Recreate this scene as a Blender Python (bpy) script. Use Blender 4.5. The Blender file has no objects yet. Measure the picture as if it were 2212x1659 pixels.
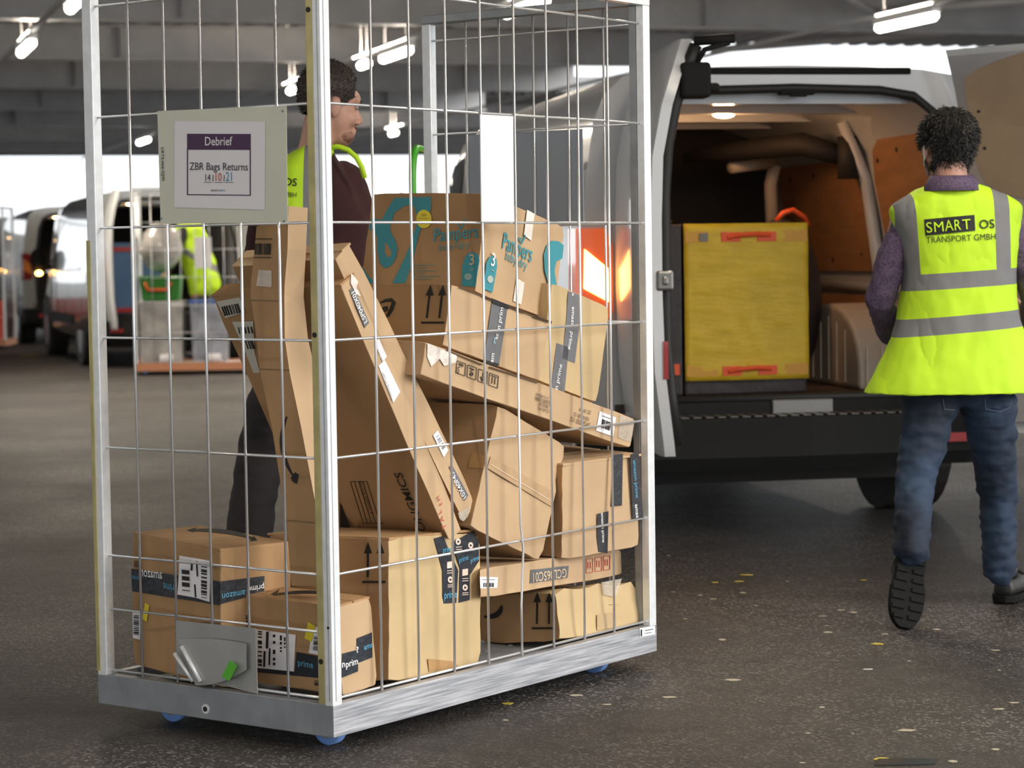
import bpy, bmesh, math, random
from math import sin, cos, pi, radians
from mathutils import Vector, Matrix, noise
from mathutils.bvhtree import BVHTree
random.seed(7)
SC = bpy.context.scene
COL = SC.collection
# ------------------------------------------------------------------ camera
W_PX, H_PX, F_PX = 2212, 1659, 5017.4
PIT, ROLL, CAM_H = 0.0565, -0.0148, 1.28
CAM = Vector((0, 0, CAM_H))
_r0, _u0, _f0 = Vector((1, 0, 0)), Vector((0, sin(PIT), cos(PIT))), Vector((0, cos(PIT), -sin(PIT)))
_c, _s = cos(ROLL), sin(ROLL)
AX_R = _c * _r0 + _s * _u0
AX_U = -_s * _r0 + _c * _u0
cam_data = bpy.data.cameras.new('camera')
cam = bpy.data.objects.new('camera', cam_data)
COL.objects.link(cam)
cam.matrix_world = Matrix(((AX_R.x, AX_U.x, -_f0.x, 0), (AX_R.y, AX_U.y, -_f0.y, 0), (AX_R.z, AX_U.z, -_f0.z, CAM_H), (0, 0, 0, 1)))
cam_data.sensor_width = 36
cam_data.lens = 36 * F_PX / W_PX
cam_data.clip_end = 500
cam_data.dof.use_dof = True
cam_data.dof.focus_distance = 6.6
cam_data.dof.aperture_fstop = 5.0
SC.camera = cam
# ------------------------------------------------------------------ world, exposure
w = bpy.data.worlds.new('overcast_sky'); SC.world = w; w.use_nodes = True
bg = w.node_tree.nodes['Background']
bg.inputs[0].default_value = (0.93, 0.97, 1.0, 1); bg.inputs[1].default_value = 1.8
SC.view_settings.view_transform = 'Standard'; SC.view_settings.look = 'None'
SC.view_settings.exposure = 0.0; SC.view_settings.gamma = 1; SC.view_settings.use_curve_mapping = False
# overcast daylight has a soft bright side: a broad weak sun from behind the camera, high on the right
sd = bpy.data.lights.new('daylight', 'SUN'); sd.energy = 2.9; sd.angle = radians(30); sd.color = (1, .97, .93)
sun = bpy.data.objects.new('daylight', sd); COL.objects.link(sun)
sun.rotation_euler = Vector((-.84, .42, -.38)).to_track_quat('-Z', 'Y').to_euler()

# ------------------------------------------------------------------ pixel helpers (reading sizes off the photograph)
def ray(px, py):
    X = px - W_PX / 2; Y = py - H_PX / 2
    return (AX_R * X - AX_U * Y + _f0 * F_PX).normalized()
def J(px, py, D):
    r = ray(px, py); return CAM + r * (D / r.y)
def ground(px, py, z=0.0):
    r = ray(px, py); return CAM + r * ((z - CAM_H) / r.z)
def at_z(px, py, z): return ground(px, py, z)
def on_plane(M, axis, val, px, py):
    """hit of the sight line with plane local[axis]=val of frame M, as local point"""
    Mi = M.inverted(); o = Mi @ CAM; d = Mi.to_3x3() @ ray(px, py)
    t = (val - o[axis]) / d[axis]
    return o + d * t

# ------------------------------------------------------------------ materials
MATS = {}
def mat(name, col, rough=.6, metal=0, noise_amt=0, noise_scale=20, bump=0, bump_scale=60, emis=None, emis_s=0, alpha=1, trans=0, spec=.5, stretch=None, coat=0, coords='Object', col2=None, sheen=0):
    if name in MATS: return MATS[name]
    m = bpy.data.materials.new(name); m.use_nodes = True; MATS[name] = m
    nt = m.node_tree; p = nt.nodes['Principled BSDF']
    p.inputs['Base Color'].default_value = (*col, 1); p.inputs['Roughness'].default_value = rough
    p.inputs['Metallic'].default_value = metal; p.inputs['Specular IOR Level'].default_value = spec
    p.inputs['Coat Weight'].default_value = coat
    if sheen: p.inputs['Sheen Weight'].default_value = sheen
    if trans: p.inputs['Transmission Weight'].default_value = trans
    if alpha < 1: p.inputs['Alpha'].default_value = alpha
    if emis: p.inputs['Emission Color'].default_value = (*emis, 1); p.inputs['Emission Strength'].default_value = emis_s
    if noise_amt or bump or col2:
        tc = nt.nodes.new('ShaderNodeTexCoord'); mp = nt.nodes.new('ShaderNodeMapping')
        nt.links.new(tc.outputs[coords], mp.inputs[0])
        if stretch: mp.inputs['Scale'].default_value = stretch
        if noise_amt or col2:
            n = nt.nodes.new('ShaderNodeTexNoise'); n.inputs['Scale'].default_value = noise_scale; n.inputs['Detail'].default_value = 5
            nt.links.new(mp.outputs[0], n.inputs[0])
            mx = nt.nodes.new('ShaderNodeMix'); mx.data_type = 'RGBA'
            a = [max(0, c * (1 - noise_amt)) for c in col]; b = list(col2) if col2 else [min(1, c * (1 + noise_amt)) for c in col]
            mx.inputs[6].default_value = (*a, 1); mx.inputs[7].default_value = (*b, 1)
            cr = nt.nodes.new('ShaderNodeMapRange'); cr.inputs[1].default_value = .35; cr.inputs[2].default_value = .65
            nt.links.new(n.outputs[0], cr.inputs[0]); nt.links.new(cr.outputs[0], mx.inputs[0]); nt.links.new(mx.outputs[2], p.inputs['Base Color'])
        if bump:
            n2 = nt.nodes.new('ShaderNodeTexNoise'); n2.inputs['Scale'].default_value = bump_scale; n2.inputs['Detail'].default_value = 4
            nt.links.new(mp.outputs[0], n2.inputs[0])
            bp = nt.nodes.new('ShaderNodeBump'); bp.inputs['Strength'].default_value = bump; bp.inputs['Distance'].default_value = .01
            nt.links.new(n2.outputs[0], bp.inputs['Height']); nt.links.new(bp.outputs[0], p.inputs['Normal'])
    return m
def srgb(r, g, b):
    f = lambda c: (c / 255 / 12.92) if c / 255 <= .04045 else ((c / 255 + .055) / 1.055) ** 2.4
    return (f(r), f(g), f(b))

KRAFT = mat('kraft_cardboard', (.39, .235, .115), .75, noise_amt=.10, noise_scale=5, bump=.25, bump_scale=9, spec=.25)  # also painted on left sides as their shaded tone
KRAFT2 = mat('pale_lit_cardboard', (.50, .345, .205), .75, noise_amt=.07, noise_scale=5, bump=.22, bump_scale=8, spec=.25)  # pale card, also painted on front sides as their lit tone
KRAFT3 = mat('straw_lit_cardboard', (.52, .385, .21), .7, noise_amt=.08, noise_scale=5, bump=.3, bump_scale=8, spec=.25)  # straw card, on some boxes the painted lit tone
EDGE_DARK = mat('dark_edge_brown', (.10, .06, .035), .9)
ZINC = mat('galvanised_steel', (.86, .88, .90), .34, metal=.35, noise_amt=.05, noise_scale=30, bump=.05, bump_scale=120)
ZINCW = mat('bright_zinc_wire', (.84, .85, .87), .28, metal=.75)
ZINCY = mat('yellow_chromate_zinc', (.55, .48, .22), .45, metal=.5, noise_amt=.15, noise_scale=12)
ZINCD = mat('dull_zinc', (.33, .35, .37), .5, metal=.6, noise_amt=.1, noise_scale=14)
BLACK = mat('black_ink', (.012, .011, .010), .6)
DARKTAPE = mat('dark_printed_tape', (.022, .026, .034), .35, bump=.3, bump_scale=40)
GREYTAPE = mat('grey_printed_tape', (.14, .14, .15), .3, bump=.1, bump_scale=40)
WHITE = mat('white_paper', (.84, .82, .85), .6)
WHITE2 = mat('white_ink', (.8, .8, .8), .6)
CLEAR = mat('glossy_clear_tape', (.75, .68, .58), .10, bump=1.0, bump_scale=45, coat=1, alpha=.35)
BROWNTAPE = mat('brown_parcel_tape', (.42, .25, .11), .25, bump=.2, bump_scale=30)
BLUEINK = mat('light_blue_ink', (.10, .33, .5), .6)
TEAL = mat('teal_print', (.045, .27, .33), .65)
PURPLE = mat('purple_print', (.075, .03, .09), .6)
YELLOWST = mat('yellow_sticker', (.75, .62, .03), .5)
REDINK = mat('red_ink', (.45, .06, .05), .6)
RUBBER = mat('black_rubber', (.012, .012, .013), .7, bump=.2, bump_scale=60)
PLASTICB = mat('black_plastic', (.010, .010, .010), .75, spec=.25, bump=.15, bump_scale=90)
SKIN = mat('skin', (.50, .27, .20), .5, noise_amt=.06, noise_scale=30)

# ------------------------------------------------------------------ mesh helpers
class MB:
    def __init__(s): s.bm = bmesh.new()
    def box(s, x0, x1, y0, y1, z0, z1, M=None):
        vs = [s.bm.verts.new((x, y, z)) for x in (x0, x1) for y in (y0, y1) for z in (z0, z1)]
        if M: [setattr(v, 'co', M @ v.co) for v in vs]
        for f in ((0, 1, 3, 2), (4, 6, 7, 5), (0, 4, 5, 1), (2, 3, 7, 6), (0, 2, 6, 4), (1, 5, 7, 3)): s.bm.faces.new([vs[i] for i in f])
        return s
    def loft(s, rings, close=True, cap=True):
        R = [[s.bm.verts.new(p) for p in r] for r in rings]
        n = len(R[0])
        for a, b in zip(R, R[1:]):
            for i in range(n if close else n - 1):
                j = (i + 1) % n
                s.bm.faces.new((a[i], a[j], b[j], b[i]))
        if cap and close:
            s.bm.faces.new(R[0][::-1]); s.bm.faces.new(R[-1])
        return s
    def ring(s, c, ux, uy, n=16, e=1.0):
        c = Vector(c); out = []
        for i in range(n):
            t = 2 * pi * i / n; ct, st = cos(t), sin(t)
            if e != 1: ct = math.copysign(abs(ct) ** e, ct); st = math.copysign(abs(st) ** e, st)
            out.append(c + ux * ct + uy * st)
        return out
    def tube(s, pts, r, n=8):
        pts = [Vector(p) for p in pts]; rings = []; prev = None
        for i, p in enumerate(pts):
            d = (pts[min(i + 1, len(pts) - 1)] - pts[max(i - 1, 0)]).normalized()
            a = prev if prev is not None else (Vector((0, 0, 1)) if abs(d.z) < .9 else Vector((1, 0, 0)))
            ux = (a - d * a.dot(d)).normalized(); prev = ux; uy = d.cross(ux)
            rr = r[i] if isinstance(r, (list, tuple)) else r
            if isinstance(rr, (list, tuple)): rings.append(s.ring(p, ux * rr[0], uy * rr[1], n))
            else: rings.append(s.ring(p, ux * rr, uy * rr, n))
        return s.loft(rings)
    def ell(s, c, r, M=None, seg=20):
        res = bmesh.ops.create_uvsphere(s.bm, u_segments=seg, v_segments=seg * 2 // 3, radius=1)
        for v in res['verts']:
            v.co = Vector((v.co.x * r[0], v.co.y * r[1], v.co.z * r[2]))
            if M: v.co = M @ v.co
            v.co += Vector(c)
        return s
    def prism(s, pts, vec):
        pts = [Vector(p) for p in pts]; vec = Vector(vec)
        return s.loft([pts, [p + vec for p in pts]])
    def to(s, name, m, parent=None, smooth=False, bevel=0, M=None, sub=0, loc=None):
        bmesh.ops.recalc_face_normals(s.bm, faces=s.bm.faces)
        me = bpy.data.meshes.new(name); s.bm.to_mesh(me); s.bm.free()
        for x in (m if isinstance(m, (list, tuple)) else [m]): me.materials.append(x)
        if smooth: me.shade_smooth()
        o = bpy.data.objects.new(name, me); COL.objects.link(o)
        if M is not None: o.matrix_world = M
        if parent is not None: o.parent = parent
        if bevel:
            b = o.modifiers.new('bevel', 'BEVEL'); b.width = bevel; b.segments = 2; b.limit_method = 'ANGLE'; b.angle_limit = radians(40)
        if sub:
            b = o.modifiers.new('sub', 'SUBSURF'); b.levels = sub; b.render_levels = sub
        return o
def tag(o, label=None, cat=None, group=None, kind=None):
    if label: o['label'] = label
    if cat: o['category'] = cat
    if group: o['group'] = group
    if kind: o['kind'] = kind
    return o
def empty(name, loc=(0, 0, 0), rz=0, M=None):
    o = bpy.data.objects.new(name, None); COL.objects.link(o); o.empty_display_size = .1
    if M is not None: o.matrix_world = M
    else: o.location = loc; o.rotation_euler = (0, 0, rz)
    o['_m'] = 0; del o['_m']
    return o
def frame(loc, rz=0): return Matrix.Translation(Vector(loc)) @ Matrix.Rotation(rz, 4, 'Z')

def freeze(o):
    """apply the modifiers of o into its mesh"""
    dg = bpy.context.evaluated_depsgraph_get(); dg.update()
    me = bpy.data.meshes.new_from_object(o.evaluated_get(dg)); old = o.data
    o.modifiers.clear(); o.data = me; bpy.data.meshes.remove(old)
    return o
def remesh(o, voxel=.008, smooth=6, fac=.6):
    r = o.modifiers.new('r', 'REMESH'); r.mode = 'VOXEL'; r.voxel_size = voxel; r.use_smooth_shade = True
    if smooth:
        q = o.modifiers.new('s', 'SMOOTH'); q.factor = fac; q.iterations = smooth
    freeze(o); o.data.shade_smooth(); return o
def wrinkle(o, amt, scale, stretch=(1, 1, 1), seed=0):
    me = o.data; off = Vector((seed * 7.3, seed * 3.1, seed))
    ns = [v.normal.copy() for v in me.vertices]
    for v, n in zip(me.vertices, ns):
        p = Vector((v.co.x * stretch[0], v.co.y * stretch[1], v.co.z * stretch[2])) * scale + off
        d = noise.noise(p) + .5 * noise.noise(p * 2.1)
        v.co += n * d * amt
    return o

# ------------------------------------------------------------------ lettering and flat marks
_TXT = {}
def text_polys(s, bold=False, mono=False):
    k = (s, bold)
    if k in _TXT: return _TXT[k]
    cu = bpy.data.curves.new('t', 'FONT'); cu.body = s; cu.size = 1; cu.resolution_u = 3
    if bold: cu.offset = .010
    o = bpy.data.objects.new('t', cu); COL.objects.link(o)
    dg = bpy.context.evaluated_depsgraph_get(); dg.update()
    me = bpy.data.meshes.new_from_object(o.evaluated_get(dg))
    vs = [Vector((v.co.x, v.co.y)) for v in me.vertices]; fs = [list(p.vertices) for p in me.polygons]
    bpy.data.objects.remove(o); bpy.data.curves.remove(cu); bpy.data.meshes.remove(me)
    xs = [v.x for v in vs] or [0, 1]; x0, x1 = min(xs), max(xs)
    _TXT[k] = ([Vector((v.x - x0, v.y)) for v in vs], fs, x1 - x0)
    return _TXT[k]

class Face:
    """a flat side of a thing: axis/sign in the frame M of the thing; marks are laid on it"""
    def __init__(s, root, M, axis, val, out):
        s.root, s.M, s.axis, s.val, s.out = root, M, axis, val, out
        s.i, s.j = [k for k in range(3) if k != axis]
    def uv(s, px, py):
        p = on_plane(s.M, s.axis, s.val, px, py); return Vector((p[s.i], p[s.j]))
    def p3(s, uv, h=0.0):
        v = [0, 0, 0]; v[s.i], v[s.j] = uv.x, uv.y; v[s.axis] = s.val + s.out * h; return Vector(v)
SPLIT = ('white_tape', 'printed_tape', 'address_label', 'tape_fold', 'white_label', 'barcode_label', 'brown_tape', 'clear_tape', 'open_seam', 'dark_edge_strip', 'crease')
def mark(face, polys, name, m, h=.0012, px=True, parent=None, th=.0008, label=None):
    if name in SPLIT and len(polys) > 1:
        return [mark(face, [q], name, m, h, px, parent, th, label) for q in polys]
    b = MB()
    for poly in polys:
        P = [face.uv(*q) if px else Vector(q) for q in poly]
        b.prism([face.p3(q, h - th) for q in P], face.p3(P[0], h) - face.p3(P[0], h - th))
    o = b.to(name, m, parent or face.root)
    if label: o['label'] = label
    return o
def letters(face, items, name, m, h=.0026, parent=None, label=None):
    """items: (string, p0, p1, height_factor, mirrored, bold) with baseline p0->p1 in photo pixels"""
    if len(items) > 1 and not name.startswith('small_print'):
        return [letters(face, [it], name, m, h, parent, label) for it in items]
    b = MB()
    for it in items:
        s, p0, p1 = it[:3]; hf = it[3] if len(it) > 3 else 1; mir = it[4] if len(it) > 4 else False; bold = it[5] if len(it) > 5 else False
        q0, q1 = face.uv(*p0), face.uv(*p1); d = q1 - q0; vs, fs, wd = text_polys(s, bold)
        k = d.length / max(wd, 1e-6); ex = d.normalized()
        # up direction of the letters as seen in the photo: 90 deg counter-clockwise on screen from p0->p1
        dx, dy = p1[0] - p0[0], p1[1] - p0[1]
        a = face.uv(p0[0] + dy * .1, p0[1] - dx * .1) - q0
        ey = (a - ex * a.dot(ex)).normalized()
        if mir: ey = -ey
        V = [b.bm.verts.new(face.p3(q0 + ex * (v.x * k) + ey * (v.y * k * hf), h)) for v in vs]
        for f in fs:
            try: b.bm.faces.new([V[i] for i in f])
            except ValueError: pass
    me = bpy.data.meshes.new(name); b.bm.to_mesh(me); b.bm.free(); me.materials.append(m)
    o = bpy.data.objects.new(name, me); COL.objects.link(o); o.parent = parent or face.root
    if label: o['label'] = label
    return o
def quad(x0, y0, x1, y1, w):
    """a strip of pixel width w along the segment, as polygon"""
    d = Vector((x1 - x0, y1 - y0)).normalized(); n = Vector((-d.y, d.x)) * w / 2
    return [(x0 + n.x, y0 + n.y), (x1 + n.x, y1 + n.y), (x1 - n.x, y1 - n.y), (x0 - n.x, y0 - n.y)]
def bars(x0, y0, x1, y1, dx, dy, n, seed=1):
    """barcode strokes between two pixel points, each stroke running along (dx,dy)"""
    r = random.Random(seed); out = []; t = 0
    while t < 1:
        wd = r.choice((.5, .8, 1.4)) / n; a = t; e = min(1, t + wd)
        A = (x0 + (x1 - x0) * a, y0 + (y1 - y0) * a); Bq = (x0 + (x1 - x0) * e, y0 + (y1 - y0) * e)
        out.append([A, Bq, (Bq[0] + dx, Bq[1] + dy), (A[0] + dx, A[1] + dy)]); t = e + r.choice((.4, .7, 1.1)) / n
    return out

# ------------------------------------------------------------------ floor, roof, lamps
def floor_mat():
    m = bpy.data.materials.new('asphalt'); m.use_nodes = True; nt = m.node_tree; p = nt.nodes['Principled BSDF']; L = nt.links.new
    tc = nt.nodes.new('ShaderNodeTexCoord')
    def nz(scale, detail=4, rough=.6):
        n = nt.nodes.new('ShaderNodeTexNoise'); n.inputs['Scale'].default_value = scale; n.inputs['Detail'].default_value = detail; n.inputs['Roughness'].default_value = rough
        L(tc.outputs['Object'], n.inputs[0]); return n
    def ramp(src, a, b, ca, cb):
        r = nt.nodes.new('ShaderNodeMapRange'); r.inputs[1].default_value = a; r.inputs[2].default_value = b; r.inputs[3].default_value = ca; r.inputs[4].default_value = cb
        L(src, r.inputs[0]); return r.outputs[0]
    big, mid, fine = nz(.7), nz(9), nz(260, 2)
    vor = nt.nodes.new('ShaderNodeTexVoronoi'); vor.inputs['Scale'].default_value = 130; L(tc.outputs['Object'], vor.inputs[0])
    mx = nt.nodes.new('ShaderNodeMix'); mx.data_type = 'RGBA'; mx.inputs[6].default_value = (.019, .0155, .0135, 1); mx.inputs[7].default_value = (.047, .039, .034, 1)
    L(ramp(mid.outputs[0], .3, .7, 0, 1), mx.inputs[0])
    # pale stone chips in the wearing course
    sep = nt.nodes.new('ShaderNodeSeparateColor'); L(vor.outputs['Color'], sep.inputs[0])
    chip = ramp(sep.outputs[0], .84, .86, 0, 1)
    sel = nt.nodes.new('ShaderNodeMath'); sel.operation = 'MULTIPLY'; L(chip, sel.inputs[0]); L(ramp(big.outputs[0], .42, .6, .25, 1), sel.inputs[1])
    mx2 = nt.nodes.new('ShaderNodeMix'); mx2.data_type = 'RGBA'; L(sel.outputs[0], mx2.inputs[0]); L(mx.outputs[2], mx2.inputs[6]); mx2.inputs[7].default_value = (.20, .19, .18, 1)
    L(mx2.outputs[2], p.inputs['Base Color'])
    L(ramp(big.outputs[0], .3, .7, .62, .50), p.inputs['Roughness'])
    add = nt.nodes.new('ShaderNodeMath'); add.operation = 'ADD'; L(vor.outputs['Distance'], add.inputs[0]); L(fine.outputs[0], add.inputs[1])
    bp = nt.nodes.new('ShaderNodeBump'); bp.inputs['Strength'].default_value = .8; bp.inputs['Distance'].default_value = .004; L(add.outputs[0], bp.inputs['Height']); L(bp.outputs[0], p.inputs['Normal'])
    return m
fl = MB(); fl.box(-90, 90, -12, 220, -.2, 0); floor = fl.to('floor', floor_mat()); floor['kind'] = 'structure'

BY = radians(17)                      # the hall runs 17 degrees to the left of the view
HALL = Matrix.Rotation(BY, 4, 'Z')    # local y runs away along the hall
DECK = mat('ceiling_deck', (.36, .36, .37), .6, noise_amt=.08, noise_scale=2)
STEEL = mat('grey_painted_beam', (.52, .52, .53), .5, noise_amt=.08, noise_scale=3)
PIPE = mat('cable_tray', (.45, .45, .46), .45)
X_SPLIT, Y_END, Y_END_R = 11.8, 58.0, 31.5
def corrugated(name, x0, x1, y0, y1, z):
    b = MB(); n = int((x1 - x0) / .3); rows = []
    for k in range(n + 1):
        x = x0 + .3 * k
        for dx, dz in ((0, 0), (.12, 0), (.15, .06), (.27, .06)):
            rows.append((x + dx, z + dz))
    a = [Vector((x, y0, zz)) for x, zz in rows]; c = [Vector((x, y1, zz)) for x, zz in rows]
    b.loft([a, c], close=False, cap=False)
    b.box(x0, x1 + .3, y0, y1, z + .1, z + .35)
    o = b.to(name, DECK, M=HALL); o['kind'] = 'structure'; return o
corrugated('ceiling', -60, 5, -4.5, Y_END, 4.25)  # unseen stretch behind the camera, lengthened to dim the front light
corrugated('ceiling', 5.1, X_SPLIT, 3, Y_END, 4.25)  # unseen near edge placed to shade the van but not the trolley
corrugated('ceiling', X_SPLIT + .1, 20, 3, Y_END_R, 4.25)  # kept narrow so more daylight enters from the unseen right
corrugated('ceiling', X_SPLIT + .1, 21, 42, Y_END, 4.25)
tn = 1
for k, yb in enumerate([-4.4, 3.2, 9, 14.5, 20, 25, 30, 35, 40, 45, 50, 55, 57.7]):
    b = MB(); x1 = 5 if yb < 3 else (20 if yb < 26 or yb > 44 else X_SPLIT)
    b.box(-60, x1, yb - .13, yb + .13, 3.80, 3.825); b.box(-60, x1, yb - .13, yb + .13, 4.225, 4.25); b.box(-60, x1, yb - .008, yb + .008, 3.825, 4.225)
    for xs in range(-56, int(x1), 6): b.box(xs - .01, xs + .01, yb - .12, yb + .12, 3.825, 4.225)
    b.to('trim_%d' % tn, STEEL, M=HALL)['kind'] = 'structure'; tn += 1
def brace(x0, y0, x1, y1):
    global tn
    MB().tube([(x0, y0, 4.0), (x1, y1, 4.0)], .05, 8).to('trim_%d' % tn, STEEL, M=HALL)['kind'] = 'structure'; tn += 1
brace(9, 20.3, 12, 24.7); brace(15, 20.3, 12, 24.7); brace(15, 20.3, 18, 24.7); brace(15, 25.3, 12, 29.7); brace(21, 20.3, 18, 24.7)
brace(9.2, 14.8, 12, 19.7); brace(15, 14.8, 12, 19.7)
LAMPG = mat('lamp_diffuser', (1, 1, 1), .5, emis=(1, .93, .82), emis_s=22)
LHOUS = mat('lamp_housing', (.7, .7, .7), .5)
LZ = 3.55
HI = HALL.inverted()
def lamp_at(x, y, label, light=True, energy=110, k=1):
    r = empty('ceiling_lamp', M=HALL @ Matrix.Translation((x, y, LZ)))
    tag(r, label, 'lamp', 'tube lamps under the roof')
    b = MB(); b.box(-.06 * k, .06 * k, -.65 * k, .65 * k, .05, .12); b.to('housing', LHOUS, r, bevel=.01)
    b = MB(); b.tube([(0, -.66 * k, .02), (0, -.6 * k, .02), (0, .6 * k, .02), (0, .66 * k, .02)], [.03, .05, .05, .03], 12); b.to('diffuser', LAMPG, r, smooth=True)
    for yy in (-.5 * k, .5 * k): MB().tube([(0, yy, .12), (0, yy, 4.25 - LZ)], .006, 6).to('hanger', PIPE, r)
    if light:
        l = bpy.data.lights.new('lamp_light', 'AREA'); l.shape = 'RECTANGLE'; l.size = .1; l.size_y = 1.25; l.energy = energy; l.color = (1, .86, .68)
        lo = bpy.data.objects.new('lamp_light', l); COL.objects.link(lo); lo.parent = r; lo.location = (0, 0, -.05)
        l2 = l.copy(); l2.energy = energy * .8; lo2 = bpy.data.objects.new('lamp_glow', l2); COL.objects.link(lo2); lo2.parent = r; lo2.location = (0, 0, .14); lo2.rotation_euler = (pi, 0, 0)
    return r
rows = {}
for (px, py, lab) in ((57, 108, 'tube lamp above the parked vans at the left edge, lower of the two'), (168, 8, 'tube lamp at the top edge by the cage trolley left post'),
                 (310, 307, 'small far tube lamp just above the sign plate left edge'), (855, 122, 'tube lamp right of the bearded man head'),
                 (1135, 20, 'tube lamp at the top behind the cage mesh'), (1957, 52, 'tube lamp above the open delivery van'), (850, 290, 'tiny far lamp level with the bearded man chin'),
                 (632, 198, 'small far lamp half hidden behind the bearded man hair'), (787, 143, 'small lamp on the tray right of the bearded man hair')):
    p = HI @ at_z(px, py, LZ); lamp_at(p.x, p.y, lab, light=(p.y < 45), k=.3 if px in (850, 632, 787) else 1); rows.setdefault(round(p.x, 0), []).append(p.y)
for px, py in ((57, 108), (855, 122), (1957, 52)):
    p = HI @ at_z(px, py, LZ)
    MB().box(p.x - .03, p.x + .03, -.4, Y_END if p.x < X_SPLIT else Y_END_R, LZ + .125, LZ + .16).to('trim_%d' % tn, PIPE, M=HALL)['kind'] = 'structure'; tn += 1
for x, y in ((-3.5, 5.5), (3.5, 5.5), (4.5, 11.0), (-2.5, 11.0), (1.5, 2.0)):
    lamp_at(x, y, 'added tube lamp under the roof above the loading bay, out of view', energy=45)  # unseen lamps added as extra light over the trolley and bay
# ------------------------------------------------------------------ cage trolley
CW, CL, CTOP = .8611, 1.5202, 2.022          # short side (y), long side (x), height
ROWS = [.1422, .4615, .7609, 1.0632, 1.3640, 1.6662, 1.968]
SIGNG = mat('pale_green_grey_plate', srgb(214, 215, 198), .5, noise_amt=.03, noise_scale=6)
SHADEPL = mat('shaded_plate', srgb(150, 158, 168), .45)  # plate colour greyed to stand for shade on the far side
WPLATE = mat('white_plate', (.82, .83, .86), .4)
SCRATCH = mat('scratched_galvanised_rail', (.30, .31, .34), .42, metal=.5, noise_amt=.0, noise_scale=3.2, col2=(.62, .63, .66), stretch=(1.6, 1.6, 45), bump=.15, bump_scale=14)
SALMON = mat('orange_lit_zinc_rail', (.62, .27, .14), .45, metal=.3)  # orange light on the far trolley bases, put into the rail colour
WHEELB = mat('blue_castor_tyre', srgb(120, 160, 225), .45)
def wire_v(x, y, z0, z1, bend=None):
    b = MB()
    if bend:
        zb, dx = bend
        b.tube([(x, y, z0), (x - dx * .1, y, zb - .16), (x + dx, y, zb), (x, y, zb + .07), (x, y, z1)], .0036, 8)
    else: b.tube([(x, y, z0), (x, y, z1)], .0036, 8)
    return b
def make_cart(M, label, main=True, group=None):
    r = empty('cage_trolley', M=M); tag(r, label, 'trolley', group)
    # base: four rails, deck plate
    e = .004
    k = .03
    for a, m in ((((0, 0), (CL, 0), (CL - k, k), (k, k)), SCRATCH), (((0, CW), (k, CW - k), (CL - k, CW - k), (CL, CW)), SCRATCH), (((0, 0), (k, k), (k, CW - k), (0, CW)), ZINCD if main else SALMON), (((CL, 0), (CL, CW), (CL - k, CW - k), (CL - k, k)), SCRATCH)):
        b = MB(); b.prism([(x, y, .047) for x, y in a], (0, 0, .0842)); o = b.to('base_rail', m if main else SALMON, r, bevel=.002)
    b = MB(); b.box(.03, CL - .03, .03, CW - .03, .095, .112)
    for i in range(12):
        for j in range(6): b.tube([(.1 + i * .12, .08 + j * .14, .112), (.1 + i * .12, .08 + j * .14, .115)], .008, 6)
    b.to('deck_plate', ZINCD, r)  # duller zinc stands in for the shadows on the deck
    # castors
    for cx, cy in ((.105, .105), (CL - .19, .105), (.105, CW - .19), (CL - .19, CW - .19)):
        b = MB(); b.tube([(cx - .014, cy, .05), (cx - .012, cy, .05), (cx + .012, cy, .05), (cx + .014, cy, .05)], [.046, .05, .05, .046], 28); w_ = b.to('castor', WHEELB, r, smooth=True)
        MB().tube([(cx - .017, cy, .05), (cx + .017, cy, .05)], .032, 20).to('castor_hub', ZINCD, w_)
        b = MB(); b.box(cx - .024, cx - .019, cy - .02, cy + .02, .03, .095); b.box(cx + .019, cx + .024, cy - .02, cy + .02, .03, .095); b.to('castor_fork', ZINC, w_)
    # posts and top rails, one frame for each closed side
    P = [('post', ZINC, (.0, .036, .0, .028)), ('post', ZINCY, (.004, .03, .030, .054)),
         ('post', ZINC, (.0, .032, CW - .036, CW)), ('post', ZINC, (CL - .036, CL, 0, .028)), ('post', ZINCD, (CL - .034, CL - .006, .030, .056)), ('post', ZINC, (CL - .032, CL, CW - .034, CW))]
    for nm, m, (x0, x1, y0, y1) in P:
        b = MB(); b.box(x0, x1, y0, y1, .125, CTOP)
        o = b.to(nm, m, r, bevel=.003)
    if main:
        # grooves of the long side post, bolt holes, yellow flange of the far left post
        b = MB(); b.box(.0355, .0365, .006, .010, .14, CTOP - .03); b.box(-.0008, .0002, .0105, .0125, .14, CTOP - .03); b.box(.0105, .0125, -.0008, .0002, .14, CTOP - .03); b.to('post_groove', ZINCD, r)
        b = MB(); b.box(.0, .014, CW, CW + .003, .14, 1.33); b.box(-.003, .0, CW - .012, CW, .14, 1.33); b.to('yellow_flange', ZINCY, r)
        b = MB()
        for z in (.24, 1.078, 1.9): b.tube([(.002, .042, z), (.0045, .042, z)], .007, 12)
        b.tube([(-.001, .012, .33), (.001, .012, .33)], .004, 10); b.to('bolt_hole', BLACK, r)
        b = MB(); b.tube([(-.002, .45, .075), (.001, .45, .075)], .013, 16); o = b.to('bolt', ZINC, r); MB().tube([(-.004, .45, .075), (-.0015, .45, .075)], .007, 12).to('bolt_socket', BLACK, o)
    b = MB(); b.box(0, CL, 0, .028, CTOP, CTOP + .03); b.box(CL - .05, CL - .048, -.001, .029, CTOP, CTOP + .031); b.to('top_rail', ZINC, r, bevel=.004)
    b = MB(); b.box(0, .03, .03, CW, CTOP, CTOP + .03); b.to('top_rail', ZINC, r, bevel=.004)
    b = MB(); b.box(CL - .03, CL, .03, CW, CTOP, CTOP + .03); b.to('top_rail', ZINCD, r, bevel=.004)
    # wires: outer uprights, inner cross wires
    ev = CW - .036 - .04
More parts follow.
